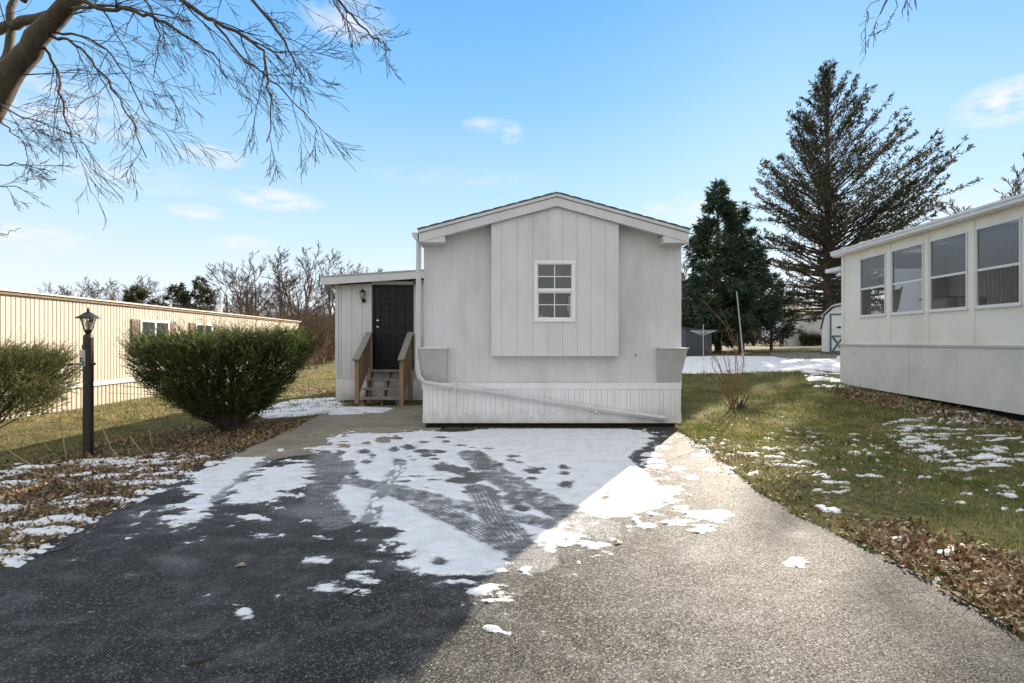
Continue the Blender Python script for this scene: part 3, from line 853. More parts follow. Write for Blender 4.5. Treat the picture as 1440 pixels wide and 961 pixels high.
tag(sn, 'thin trampled snow with tyre tracks and footprints on the driveway', 'snow', kind='stuff')

# ---------------------------------------------------------------- snow patches on the lawns
def gl_px(px, py, lo=0):
    """ground point on the uneven ground"""
    Y = (CAMZ) * F / (py - 480.5)
    for _ in range(25):
        x = (px - 720) / F * Y
        Y = .5 * Y + .5 * (CAMZ - gz(x, Y)) * F / (py - 480.5)
    return ((px - 720) / F * Y, Y)

def lawn_patch(polys, X, Y):
    """each: polygon (px), noise scale x/y, cover bias"""
    base = np.full(X.shape, -1.0)
    for pl, sx, sy, amp, bias, seed in polys:
        sd_ = poly_sd(pl, X, Y)
        n_ = fbm(X * sx + fbm(X, Y, 3, 3, seed + 50) * 1.5, Y * sy + fbm(X, Y, 3, 3, seed + 60) * 1.5, 1, 6, seed, .68)
        base = np.maximum(base, np.minimum(sd_ * .5 + .04, n_ * amp + bias))
    return base
LP_R = [([gl_px(*p) for p in [(965, 622), (1005, 612), (1060, 628), (1130, 650), (1190, 700), (1160, 728), (1080, 680)]], 5, 9, .5, -.075, 101),
        ([gl_px(*p) for p in [(1060, 600), (1240, 610), (1440, 640), (1440, 720), (1350, 720), (1200, 700), (1100, 650)]], 5, 9, .5, -.105, 103),
        ([gl_px(*p) for p in [(1330, 580), (1440, 572), (1440, 665), (1330, 660), (1240, 600)]], 3.4, 8, .5, -.05, 105),
        ([gl_px(*p) for p in [(1180, 720), (1240, 715), (1420, 810), (1440, 870), (1300, 800)]], 5, 7, .5, -.10, 107)]
LP_L = [([gl_px(*p) for p in [(-60, 660), (120, 650), (270, 640), (300, 655), (215, 690), (120, 730), (-60, 830)]], 2.8, 9, .5, -.06, 111),
        ([gl_px(*p) for p in [(170, 650), (230, 640), (262, 648), (240, 662), (180, 665)]], 2.8, 8, .5, -.03, 112)]
LP_P = [([gl_px(*p) for p in [(372, 566), (410, 556), (478, 556), (478, 576), (455, 582), (380, 588), (358, 582)]], 2.4, 6, .5, .01, 115),
        ([gl_px(*p) for p in [(462, 577), (500, 574), (545, 576), (530, 581), (470, 583)]], 2.4, 6, .5, .02, 116)]
BAND = [gl_px(*p) for p in [(958, 504), (1100, 504), (1215, 502), (1215, 517), (1100, 523), (1000, 526), (950, 525)]]
LP_B = [(BAND, 1.2, 3.2, .5, .09, 121), ([gl_px(*p) for p in [(1130, 522), (1195, 512), (1200, 545), (1150, 545)]], 1.6, 4, .5, -.02, 123)]

def patch_sheet(polys, x0, x1, y0, y1, step, name, label, h=.018):
    def zf(X, Y):
        b = lawn_patch(polys, X, Y)
        g2 = ground_z(X, Y) + .012
        return g2 + np.where(b > 0, .012 + h * (1 - np.exp(-np.maximum(b, 0) / .03)), np.maximum(b * .8, -.08) + .012)
    o = sheet(x0, x1, y0, y1, step, zf, lambda X, Y, Z: (Z > ground_z(X, Y) - .01), name, M['snow'])
    return tag(o, label, 'snow', kind='stuff')
patch_sheet(LP_R, 2.3, 8.4, 2.4, 9.6, .022, 'lawn_snow', 'scattered melting snow patches on the right lawn')
patch_sheet(LP_L, -7.6, -3.1, 2.6, 7.3, .02, 'lawn_snow', 'streaky snow remnants among leaves on the left verge')
patch_sheet(LP_P, -6.0, -2.4, 9.2, 14, .03, 'lawn_snow', 'melting snow beside the concrete path and steps')
patch_sheet(LP_B, 4.0, 16, 11, 23, .06, 'lawn_snow', 'long snow covered strip crossing behind the houses', h=.05)

def any_snow(X, Y):
    m_ = np.zeros(X.shape, bool)
    for pl in (LP_R, LP_L, LP_P, LP_B):
        m_ |= lawn_patch(pl, X, Y) > .0
    return m_

# ================================================================ MAIN MOBILE HOME
rng = random.Random(4)
WY = 8.60
XL, XR = -1.48, 2.845
home = thing('mobile_home', (0.7, WY, 0), 'light grey mobile home with projecting gable bay, black side door and diagonal downspout', 'mobile home')
RX = 0.726; RZ = 3.865; EZ = 3.275
def roof_z(x):   # top of roof
    return EZ + (RZ - EZ) * ((x + 1.51) / (RX + 1.51) if x < RX else (2.87 - x) / (2.87 - RX))
# front wall in boards with fine grooves
b = MB()
x = XL
while x < XR - .01:
    wd = min(.17 + rng.uniform(-.03, .05), XR - x)
    x1 = x + wd
    if XR - x1 < .08: x1 = XR
    pr = rng.uniform(0, .0015)
    b.prism([(x + .0004, 1.35), (x1 - .0004, 1.35), (x1 - .0004, roof_z(x1) - .12), (x + .0004, roof_z(x) - .12)], 'y', WY - pr, WY + .02)
    x = x1
b.box(XL, XR, WY + .0202, WY + .06, .62, 3.12)
b.prism([(XL, 3.12), (XR, 3.12), (RX, 3.70)], 'y', WY + .0202, WY + .06)
b.box(XL, XL + .04, WY + .06, 24, .62, 3.2)
b.box(XR - .04, XR, WY + .06, 24, .62, 3.2)
b.box(XL, XR, 24, 24.05, .62, 3.6)
b.build('wall', M['paint'], home)
b = MB(); x = XL
while x < XR - .01:
    x1 = min(x + .17 + rng.uniform(-.02, .05), XR)
    if XR - x1 < .08: x1 = XR
    b.box(x + .0005, x1 - .0005, WY - .022 - rng.uniform(0, .0015), WY + .0, .765, 1.342)
    x = x1
b.build('lower_wall_panel', M['paint'], home)
b = MB(); b.prism([(XL, 1.342), (XR, 1.342), (XR, 1.354), (XL, 1.354)], 'y', WY - .026, WY - .0005)
b.build('panel_rail', M['paint2'], home)

# projecting bay with real window opening
BY = 8.36
bx0, bx1 = -.337, 1.742
wx0, wx1, wz0, wz1 = .36, 1.033, 1.769, 2.768
edges = [-.337, -.168, .087, .341, .588, .824, 1.068, 1.293, 1.53, 1.742]
b = MB()
for a, c in zip(edges[:-1], edges[1:]):
    p0, p1 = a + (.0015 if a > -.3 else 0), c - (.0015 if c < 1.7 else 0)
    def col(u0, u1, z0, z1):
        if u1 - u0 < .002: return
        if z1 is None: b.prism([(u0, z0), (u1, z0), (u1, roof_z(u1) - .20)] + ([(RX, roof_z(RX) - .20)] if u0 < RX < u1 else []) + [(u0, roof_z(u0) - .20)], 'y', BY, BY + .02)
        else: b.box(u0, u1, BY, BY + .02, z0, z1)
    o0, o1 = max(p0, wx0), min(p1, wx1)
    if o1 > o0:
        col(p0, o0, 1.212, None); col(o1, p1, 1.212, None)
        col(o0, o1, 1.212, wz0); col(o0, o1, wz1, None)
    else: col(p0, p1, 1.212, None)
b.build('bay_front', M['paint'], home)
b = MB()
b.box(bx0, wx0, BY + .0202, BY + .03, 1.212, 3.5); b.box(wx1, bx1, BY + .0202, BY + .03, 1.212, 3.5)
b.box(wx0, wx1, BY + .0202, BY + .03, 1.212, wz0); b.box(wx0, wx1, BY + .0202, BY + .03, wz1, 3.5)
b.build('bay_sheathing', M['groove'], home)
b = MB()
b.prism([(bx0, 1.214), (bx0 + .02, 1.214), (bx0 + .02, roof_z(bx0) - .2), (bx0, roof_z(bx0) - .2)], 'y', BY + .0302, WY - .028)
b.prism([(bx1 - .02, 1.214), (bx1, 1.214), (bx1, roof_z(bx1) - .2), (bx1 - .02, roof_z(bx1) - .2)], 'y', BY + .0302, WY - .028)
b.box(bx0 + .02, bx1 - .02, BY + .0302, WY - .028, 1.214, 1.234)
b.each('bay_side', M['paint2'], home)
b = MB(); b.box(bx0 + .03, bx1 - .03, WY - .034, WY - .027, 1.25, 3.3); b.build('bay_unlit_backing', M['dark'], home)  # dark-coloured sheet standing in for the unlit room
# window
win = MB()
def ring(mb, x0, x1, z0, z1, t, y0, y1):
    mb.box(x0, x1, y0, y1, z0, z0 + t); mb.box(x0, x1, y0, y1, z1 - t, z1)
    mb.box(x0, x0 + t, y0, y1, z0 + t, z1 - t); mb.box(x1 - t, x1, y0, y1, z0 + t, z1 - t)
ring(win, wx0 + .001, wx1 - .001, wz0 + .001, wz1 - .001, .052, BY - .022, BY + .04)
window = win.build('window', M['white'], home, bevel=.004)
zm = 2.285
b = MB()
b.box(wx0 + .053, wx1 - .053, BY - .006, BY + .028, zm - .022, zm + .022)
ring(b, wx0 + .0535, wx1 - .0535, zm + .0225, wz1 - .0535, .012, BY + .004, BY + .026)
ring(b, wx0 + .0535, wx1 - .0535, wz0 + .0535, zm - .0225, .022, BY + .014, BY + .036)
b.build('sash', M['white'], window, bevel=.002)
b = MB()
xm = (wx0 + wx1) / 2
b.box(xm - .008, xm + .008, BY + .008, BY + .018, zm + .035, wz1 - .066)
zc = (zm + wz1 - .03) / 2
b.box(wx0 + .066, xm - .0085, BY + .008, BY + .018, zc - .008, zc + .008); b.box(xm + .0085, wx1 - .066, BY + .008, BY + .018, zc - .008, zc + .008)
b.box(xm - .007, xm + .007, BY + .018, BY + .028, wz0 + .076, zm - .045)
zc = (wz0 + .05 + zm) / 2
b.box(wx0 + .076, xm - .0075, BY + .018, BY + .028, zc - .007, zc + .007); b.box(xm + .0075, wx1 - .076, BY + .018, BY + .028, zc - .007, zc + .007)
b.build('muntin', M['white'], window)
GL = glass('clear_window_glass', refl=.05, alpha=.03)
b = MB()
b.add([(wx0 + .06, BY + .020, zm + .03), (wx1 - .06, BY + .020, zm + .03), (wx1 - .06, BY + .020, wz1 - .06), (wx0 + .06, BY + .020, wz1 - .06)], [(0, 1, 2, 3)])
b.add([(wx0 + .07, BY + .030, wz0 + .07), (wx1 - .07, BY + .030, wz0 + .07), (wx1 - .07, BY + .030, zm - .04), (wx0 + .07, BY + .030, zm - .04)], [(0, 1, 2, 3)])
b.each('pane', GL, window)
b = MB()
z = zm - .01
while z < wz1 - .05:
    b.hexa([(wx0 + .05, BY + .05, z), (wx1 - .05, BY + .05, z), (wx1 - .05, BY + .066, z + .010), (wx0 + .05, BY + .066, z + .010),
            (wx0 + .05, BY + .0505, z + .0015), (wx1 - .05, BY + .0505, z + .0015), (wx1 - .05, BY + .0665, z + .0115), (wx0 + .05, BY + .0665, z + .0115)])
    z += .0125
b.build('blind', M['blind'], window)
b = MB()
cp = [(.93, 2.2), (.99, 2.2), (.99, 1.83), (.965, 1.83), (.93, 1.93), (.905, 2.02), (.93, 2.09)]
b.prism(cp, 'y', BY + .07, BY + .08)
b.prism([(.44, 1.83), (.60, 1.83), (.58, 1.87), (.53, 1.86), (.47, 1.90)], 'y', BY + .09, BY + .12)
b.each('curtain', M['fabric'], window)

# roof, fascia
OY = 8.30
def roof_strip(t0, t1, y0, y1, mb, xa=-1.51, xb=2.87):
    """chevron band measured down from the roof surface"""
    z = lambda x_, t: roof_z(x_) - t
    for (u, v) in ((xa, RX), (RX, xb)):
        mb.prism([(u, z(u, t1)), (v, z(v, t1)), (v, z(v, t0)), (u, z(u, t0))], 'y', y0, y1)
b = MB(); roof_strip(-.006, .012, OY - .03, 24.3, b, -1.53, 2.89)
# shingle courses: small steps along the slope
for k in range(11):
    f0 = k / 11
    for (u, v) in ((-1.53, RX), (2.89, RX)):
        xa, xb_ = u + (v - u) * f0, u + (v - u) * (f0 + .06)
        a_, c_ = min(xa, xb_), max(xa, xb_)
        b.prism([(a_, roof_z(a_) + .006), (c_, roof_z(c_) + .006), (c_, roof_z(c_) + .010), (a_, roof_z(a_) + .010)], 'y', OY - .036, 24.3)
rf = b.build('roof', M['shingle'], home)
b = MB(); roof_strip(.0125, .062, OY - .02, OY + .02, b, -1.52, 2.88); b.build('drip_trim', M['paint2'], home)
b = MB(); roof_strip(.0625, .075, OY + .004, OY + .02, b); b.build('trim_gap', M['groove'], home)
b = MB(); roof_strip(.0755, .215, OY, OY + .02, b); b.build('fascia', M['paint2'], home)
b = MB(); roof_strip(.16, .175, OY + .0203, WY + .1, b); b.build('soffit', M['paint'], home)
b = MB()
b.prism([(-1.505, 3.06), (-1.09, 3.06), (-1.09, roof_z(-1.09) - .22), (-1.505, roof_z(-1.505) - .22)], 'y', OY + .004, 8.5995)
b.prism([(2.455, 3.05), (2.862, 3.05), (2.862, roof_z(2.862) - .22), (2.455, roof_z(2.455) - .22)], 'y', OY + .004, 8.5995)
b.box(-1.53, -1.4, WY + .1, 24, 3.06, 3.26); b.box(2.8, 2.88, WY + .1, 24, 3.06, 3.26)
b.each('eave_box', M['paint2'], home)
# corner hoods
for (a, c, a2, c2, nm_) in ((-1.50, -1.065, -1.50, -1.09, 'l'), (2.42, 2.86, 2.43, 2.80, 'r')):
    b = MB()
    b.hexa([(a2, WY - .05, .768), (c2, WY - .05, .768), (c2, WY - .0225, .768), (a2, WY - .0225, .768),
            (a, OY + .02, 1.33), (c, OY + .02, 1.33), (c, WY - .0225, 1.33), (a, WY - .0225, 1.33)])
    hd = b.build('corner_hood', M['hood'], home, bevel=.004)
    b = MB(); b.box(a - .012, c + .012, OY + .005, WY - .02, 1.331, 1.347); b.build('hood_cap', M['paint2'], hd)
    b = MB(); rr = random.Random(7)
    b.box(a + .04, c - .1, OY + .06, WY - .06, 1.3475, 1.358); b.build('hood_snow', M['snow'], hd)
# skirt
SY = WY - .045
b = MB()
b.box(-1.505, 2.83, SY - .012, SY + .01, .655, .764)
b.build('skirt_rail', M['skirt'], home, bevel=.003)
b = MB(); b.box(-1.495, 2.83, SY - .010, SY + .01, .088, .228); b.build('skirt_rail', M['skirt'], home, bevel=.003)
b = MB(); x = -1.49
rr = random.Random(12)
while x < 2.82:
    wd = rr.choice([.085, .12, .06, .10]); x1 = min(x + wd, 2.825)
    b.box(x + .0018, x1 - .0018, SY - rr.uniform(.0, .003), SY + .012, .2285, .6545)
    x = x1
b.build('skirt_panel', M['skirt'], home)
b = MB(); b.box(-1.492, 2.826, SY + .0125, SY + .02, .09, .76)
b.box(2.80, 2.826, SY + .02, 24, .09, .66); b.box(-1.492, -1.47, SY + .02, 24, .09, .66)
b.build('skirt_backing', M['groove'], home)
b = MB(); b.box(-1.40, 2.74, SY + .05, 23.9, -.06, .3); b.build('underfloor_shade', M['darkgap'], home)  # near-black block painting the shade in the gap below the skirt
for x in (-1.44, -1.3): 
    b = MB(); b.box(x, x + .06, SY + .005, SY + .04, -.03, .087); b.build('skirt_foot', M['darkgap'], home)
# screws and outlet on the walls
b = MB()
for (px, py, Y, r_) in ((894, 500, WY - .024, .018), (716, 396, BY, .007), (692, 539, WY - .03, .012)):
    p = at(px, py, Y); b.lathe((0, 0, 0), [(r_, 0), (r_, .01)], 10)
    n0 = len(b.v) - 20
    for i in range(n0, len(b.v)):
        v = b.v[i]; b.v[i] = (p.x + v[0], p.y - v[2], p.z + v[1])
b.each('wall_fitting', M['groove'], home)
# gutter + downspout
b = MB()
b.prism([(-1.64, 3.225), (-1.535, 3.225), (-1.535, 3.10), (-1.585, 3.12), (-1.62, 3.16)], 'y', OY + .04, 24)
b.build('gutter', M['paint2'], home)
def rect_pipe(pts, w_, h_, mb):
    for p, q in zip(pts[:-1], pts[1:]): mb.beam(p, q, w_, h_)
b = MB()
dpts = [at(589, 338, 8.42), at(588.5, 400, 8.46), at(588, 470, 8.46), at(587.5, 520, 8.44), at(590, 531, 8.44), at(598, 539, 8.44), at(640, 545, 8.46), at(760, 563, 8.49), at(870, 580, 8.50), at(935, 589, 8.50)]
b.tube(dpts, .042, 4)
b.build('downspout', M['paint2'], home)
b = MB()
for p in (at(588.4, 420, 8.46), at(640, 545, 8.46), at(838, 575, 8.495)):
    b.box(p.x - .012, p.x + .012, p.y - .048, p.y + .05, p.z - .06, p.z + .06)
b.each('pipe_strap', M['paint2'], home)

# ---- side entry (same building)
PY = 12.5
b = MB()
pe = [-4.29, -4.16, -3.91, -3.66, -3.42]
for a, c in zip(pe[:-1], pe[1:]):
    b.prism([(a + .004, .54), (c - .004, .54), (c - .004, 2.80 + .064 * (c + 4.54)), (a + .004, 2.80 + .064 * (a + 4.54))], 'y', PY, PY + .02)
dx0, dx1, dz0, dz1 = -3.403, -2.404, .77, 2.837
b.box(-3.42, -2.36, PY, PY + .02, dz1 + .002, 2.92)
b.box(-2.40, -1.49, PY, PY + .02, .54, 2.95)
b.box(-3.42, -2.404, PY, PY + .02, .54, dz0 - .002)
b.box(-4.29, -4.25, PY + .0205, 18.5, .0, 2.8)
b.box(-4.29, -1.5, 18.5, 18.54, 0, 2.9)
b.build('entry_wall', M['paint'], home)
b = MB(); b.box(-4.248, -3.404, PY + .0205, PY + .04, .05, 2.8); b.box(-2.403, -1.49, PY + .0205, PY + .04, .05, 2.9); b.build('entry_sheathing', M['groove'], home)
b = MB(); b.box(-4.31, -4.235, PY - .022, PY - .0005, .54, 2.84); b.build('corner_trim', M['paint2'], home)
b = MB(); x = -4.30
while x < -1.5:
    b.box(x + .003, x + .197, PY - .012, PY + .012, .02 if x < -2.2 else .02, .536); x += .2
b.build('entry_skirt', M['skirt'], home)
b = MB()
b.hexa([(-4.54, PY - .30, 2.80), (-1.5, PY - .30, 3.0), (-1.5, PY - .28, 3.0), (-4.54, PY - .28, 2.80), (-4.54, PY - .30, 2.985), (-1.5, PY - .30, 3.18), (-1.5, PY - .28, 3.18), (-4.54, PY - .28, 2.985)])
b.hexa([(-4.54, PY - .2795, 2.80), (-4.52, PY - .2795, 2.80), (-4.52, 18.7, 2.80), (-4.54, 18.7, 2.80), (-4.54, PY - .2795, 2.985), (-4.52, PY - .2795, 2.985), (-4.52, 18.7, 2.985), (-4.54, 18.7, 2.985)])
b.build('entry_fascia', M['paint2'], home)
b = MB()
b.hexa([(-4.56, PY - .32, 2.987), (-1.5, PY - .32, 3.183), (-1.5, 18.7, 3.183), (-4.56, 18.7, 2.987), (-4.56, PY - .32, 3.012), (-1.5, PY - .32, 3.21), (-1.5, 18.7, 3.21), (-4.56, 18.7, 3.012)])
b.build('entry_roof', M['hood'], home)
b = MB(); b.hexa([(-4.519, PY - .279, 2.845), (-1.5, PY - .279, 3.04), (-1.5, 18.6, 3.04), (-4.519, 18.6, 2.845), (-4.519, PY - .279, 2.86), (-1.5, PY - .279, 3.055), (-1.5, 18.6, 3.055), (-4.519, 18.6, 2.86)])
b.build('entry_soffit', M['wood'], home)
# door
b = MB()
ring(b, dx0, dx1, dz0, dz1, .045, PY - .012, PY + .05)
fr = b.build('door_frame', M['black'], home)
D0, D1 = PY + .018, PY + .055
b = MB()
X0, X1 = dx0 + .048, dx1 - .048
def dpx(zx): return ((430 + zx * .2706) - 720) / F * PY
cols = [(dpx(388), dpx(442)), (dpx(468), dpx(522))]
def dpz(zy): return CAMZ - ((360 + zy * .2706) - 480.5) / F * PY
rows = [(dpz(560), dpz(415)), (dpz(380), dpz(252)), (dpz(228), dpz(177))]
# stiles and rails proud, panels recessed with a raised field
b.box(X0, X1, D0 + .022, D1, dz0 + .048, dz1 - .048)
xsplit = [X0, cols[0][0], cols[0][1], cols[1][0], cols[1][1], X1]
zsplit = [dz0 + .048, rows[0][0], rows[0][1], rows[1][0], rows[1][1], rows[2][0], rows[2][1], dz1 - .048]
for i in (0, 2, 4): b.box(xsplit[i], xsplit[i + 1], D0, D0 + .0218, zsplit[0], zsplit[-1])
for j in (0, 2, 4, 6):
    for i in (1, 3): b.box(xsplit[i] + .0003, xsplit[i + 1] - .0003, D0, D0 + .0218, zsplit[j], zsplit[j + 1])
for (a, c) in cols:
    for (u, v) in rows: b.box(a + .035, c - .035, D0 + .002, D0 + .0218, u + .035, v - .035)
door = b.build('door', M['black'], home, bevel=.006)
def knob(name, z, r_):
    k = MB(); k.lathe((0, 0, 0), [(r_, 0), (r_, .008), (r_ * .4, .010), (r_ * .4, .03), (r_ * .85, .038), (r_ * .9, .055), (r_ * .5, .066)], 14)
    for i, v in enumerate(k.v): k.v[i] = (-3.27 + v[0], D0 - v[2], z + v[1])
    k.build(name, M['chrome'], door, smooth=True)
knob('deadbolt', 1.96, .034); knob('door_knob', 1.80, .032)
# wall lantern
lx, ly = -3.615, PY - .11
b = MB()
b.lathe((lx, PY - .02, 2.44), [(.045, -.03), (.05, .0), (.045, .05)], 12)
b.tube([(lx, PY - .01, 2.45), (lx, PY - .06, 2.40), (lx, ly, 2.41), (lx, ly, 2.47)], .012, 6)
b.lathe((lx, ly, 2.47), [(.03, 0), (.045, .015), (.04, .02)], 10)
b.lathe((lx, ly, 2.64), [(.085, 0), (.06, .03), (.03, .06), (.012, .07), (.012, .09)], 10)
for k in range(6):
    a = k * math.pi / 3
    b.tube([(lx + .040 * math.cos(a), ly + .040 * math.sin(a), 2.485), (lx + .066 * math.cos(a), ly + .066 * math.sin(a), 2.645)], .004, 4)
wl = b.build('wall_lantern', M['blackmetal'], home)
b = MB(); b.lathe((lx, ly, 2.486), [(.034, 0), (.060, .155)], 10)
b.build('lantern_glass', glass('frosted_lantern_glass', tint=(.9, .9, .88), refl=.15, alpha=.45, gcol=(.6, .6, .58)), wl)

# ================================================================ WOODEN STEPS
st = thing('wooden_steps', (-3.0, 11.9, 0), 'weathered wooden entry steps with open treads and slanted side rails below the black door', 'steps')
tr = [(11.58, .185), (11.83, .375), (12.07, .57), (12.30, .765)]
sx0, sx1 = -3.42, -2.52
for i, (Y, z) in enumerate(tr):
    b = MB(); b.box(sx0 + .0, sx1, Y - .12, Y + .13 if i < 3 else PY - .012, z - .038, z)
    b.build('tread', M['woodgrey'], st, bevel=.004)
for xx in (-3.40, -2.96, -2.60):
    b = MB()
    b.hexa([(xx, 11.52, -.0), (xx + .04, 11.52, -.0), (xx + .04, 11.75, -.0), (xx, 11.75, -.0), (xx, 12.30, .725), (xx + .04, 12.30, .725), (xx + .04, 12.46, .725), (xx, 12.46, .725)])
    b.build('stringer', M['wood'], st)
for side, xx in ((0, -3.52), (1, -2.515)):
    p0 = Vector((xx, 11.46, 0)); 
    b = MB(); b.box(xx, xx + .09, 11.44, 11.53, -.01, 1.06); b.build('rail_post', M['wood'], st, bevel=.004)
    b = MB(); b.box(xx, xx + .09, 12.38, 12.465, 0, 1.60); b.build('rail_post', M['wood'], st, bevel=.004)
    b = MB()
    n = 7
    for k in range(n):
        y0 = 11.535 + k * (.84 / n); y1 = y0 + .84 / n - .004
        zt0 = 1.05 + (y0 - 11.48) * .60; zt1 = 1.05 + (y1 - 11.48) * .60
        zb0 = max(.12, .30 + (y0 - 11.6) * .72); zb1 = max(.12, .30 + (y1 - 11.6) * .72)
        b.add([(xx + .055, y0, zb0), (xx + .055, y1, zb1), (xx + .055, y1, zt1), (xx + .055, y0, zt0), (xx + .08, y0, zb0), (xx + .08, y1, zb1), (xx + .08, y1, zt1), (xx + .08, y0, zt0)],
              [(0, 1, 2, 3), (7, 6, 5, 4), (0, 4, 5, 1), (1, 5, 6, 2), (2, 6, 7, 3), (3, 7, 4, 0)])
    b.build('side_board', M['wood'], st)
    b = MB(); b.beam((xx + .045, 11.38, 1.035), (xx + .045, 12.47, 1.665), .15, .04); b.build('handrail', M['woodgrey'], st, bevel=.004)
b = MB(); b.box(-3.50, -3.30, 11.44, 11.60, -.01, .05); b.box(-2.62, -2.50, 11.55, 11.62, -.01, .14); b.each('base_block', M['woodg2'], st)

# ================================================================ LEFT MOBILE HOME
lh = thing('mobile_home', (-11.3, 16, -.38), 'long cream corrugated mobile home in sunlight at the left behind the lamp post', 'mobile home')
def LX(Y, o=0): return -11.3 - .047 * (Y - 11.3) + o
def corr(z0, z1, y0, y1, pitch, gw, dep, mb, off=0, rr=random.Random(3)):
    pts = []; y = y0
    while y < y1:
        p_ = pitch * rr.uniform(.85, 1.1)
        pts += [(LX(y, off), y), (LX(y + p_ - gw, off), y + p_ - gw), (LX(y + p_ - gw * .8, off - dep), y + p_ - gw * .8), (LX(y + p_ - gw * .2, off - dep), y + p_ - gw * .2)]
        y += p_
    n = len(pts)
    mb.add([(x_, y_, z0) for x_, y_ in pts] + [(x_, y_, z1) for x_, y_ in pts], [(i + 1, i, i + n, i + 1 + n) for i in range(n - 1)])
LWIN = [(15.8, 17.25, 1.12, 2.13), (18.8, 19.95, 1.12, 2.13)]
b = MB(); corr(.36, 2.50, 4, 29.1, .125, .034, .009, b)
b.hexa([(LX(4, -4), 4, .3), (LX(4, -.03), 4, .3), (LX(29.1, -.03), 29.1, .3), (LX(29.1, -4), 29.1, .3), (LX(4, -4), 4, 2.5), (LX(4, -.03), 4, 2.5), (LX(29.1, -.03), 29.1, 2.5), (LX(29.1, -4), 29.1, 2.5)])
b.build('wall', M['beige'], lh)
b = MB(); corr(-.44, .235, 4, 29.1, .15, .05, .05, b, -.02)
b.build('skirt_panel', M['beige'], lh)
b = MB()
b.hexa([(LX(4, -.08), 4, .236), (LX(4, .02), 4, .236), (LX(29.1, .02), 29.1, .236), (LX(29.1, -.08), 29.1, .236), (LX(4, -.08), 4, .358), (LX(4, .012), 4, .358), (LX(29.1, .012), 29.1, .358), (LX(29.1, -.08), 29.1, .358)])
b.build('skirt_rail', M['beige2'], lh)
b = MB()
b.hexa([(LX(4, -.05), 4, 2.502), (LX(4, .05), 4, 2.502), (LX(29.2, .05), 29.2, 2.502), (LX(29.2, -.05), 29.2, 2.502), (LX(4, -.05), 4, 2.57), (LX(4, .06), 4, 2.57), (LX(29.2, .06), 29.2, 2.57), (LX(29.2, -.05), 29.2, 2.57)])
b.build('eave_trim', M['wood'], lh)
b = MB()
b.hexa([(LX(3.9, -4.1), 3.9, 2.573), (LX(3.9, .09), 3.9, 2.573), (LX(29.3, .09), 29.3, 2.573), (LX(29.3, -4.1), 29.3, 2.573), (LX(3.9, -4.1), 3.9, 2.62), (LX(3.9, .09), 3.9, 2.61), (LX(29.3, .09), 29.3, 2.61), (LX(29.3, -4.1), 29.3, 2.62)])
b.prism([(-.1, 2.625), (-2.0, 2.76), (-3.9, 2.625)], 'y', 4, 29.2)
for i in range(len(b.v) - 6, len(b.v)):
    v = b.v[i]; b.v[i] = (LX(v[1], v[0]), v[1], v[2])
b.build('roof', M['beige2'], lh)
wg = glass('house_window_glass', refl=.25, alpha=.5, gcol=(.12, .13, .13))
for (y0, y1, z0, z1) in LWIN:
    b = MB(); xo = .004
    ym = (y0 + y1) / 2
    for (a, c, u, v) in ((y0, y1, z0, z0 + .07), (y0, y1, z1 - .07, z1), (y0, y0 + .07, z0 + .07, z1 - .07), (y1 - .07, y1, z0 + .07, z1 - .07), (ym - .035, ym + .035, z0 + .07, z1 - .07)):
        b.hexa([(LX(a, xo), a, u), (LX(a, xo + .05), a, u), (LX(c, xo + .05), c, u), (LX(c, xo), c, u), (LX(a, xo), a, v), (LX(a, xo + .05), a, v), (LX(c, xo + .05), c, v), (LX(c, xo), c, v)])
    w_ = b.build('window', M['white'], lh)
    b = MB(); b.hexa([(LX(y0 + .06, .003), y0 + .06, z0 + .06), (LX(y0 + .06, .012), y0 + .06, z0 + .06), (LX(y1 - .06, .012), y1 - .06, z0 + .06), (LX(y1 - .06, .003), y1 - .06, z0 + .06),
                      (LX(y0 + .06, .003), y0 + .06, z1 - .06), (LX(y0 + .06, .012), y0 + .06, z1 - .06), (LX(y1 - .06, .012), y1 - .06, z1 - .06), (LX(y1 - .06, .003), y1 - .06, z1 - .06)])
    b.build('backing', M['blind'], w_)
    b = MB(); b.add([(LX(y0 + .07, .022), y0 + .07, z0 + .07), (LX(y1 - .07, .022), y1 - .07, z0 + .07), (LX(y1 - .07, .022), y1 - .07, z1 - .07), (LX(y0 + .07, .022), y0 + .07, z1 - .07)], [(0, 1, 2, 3)])
    b.build('pane', wg, w_)
    for (a, c) in ((y0 - .36, y0 - .04), (y1 + .04, y1 + .34)):
        b = MB()
        b.hexa([(LX(a, .004), a, z0 - .02), (LX(a, .035), a, z0 - .02), (LX(c, .035), c, z0 - .02), (LX(c, .004), c, z0 - .02), (LX(a, .004), a, z1 - .0), (LX(a, .035), a, z1), (LX(c, .035), c, z1), (LX(c, .004), c, z1)])
        z = z0 + .04
        while z < z1 - .08:
            b.beam((LX(a + .04, .04), a + .04, z), (LX(c - .04, .04), c - .04, z), .014, .03); z += .055
        b.build('shutter', M['brownshut'], lh)
vp = at(309, 438, 22.5)
b = MB(); b.lathe((vp.x, vp.y, 2.64), [(.10, 0), (.10, .26), (.14, .27), (.14, .31), (.10, .32), (.10, .35), (.15, .36), (.13, .42)], 12)
b.build('vent_pipe', M['creamtrim'], lh)

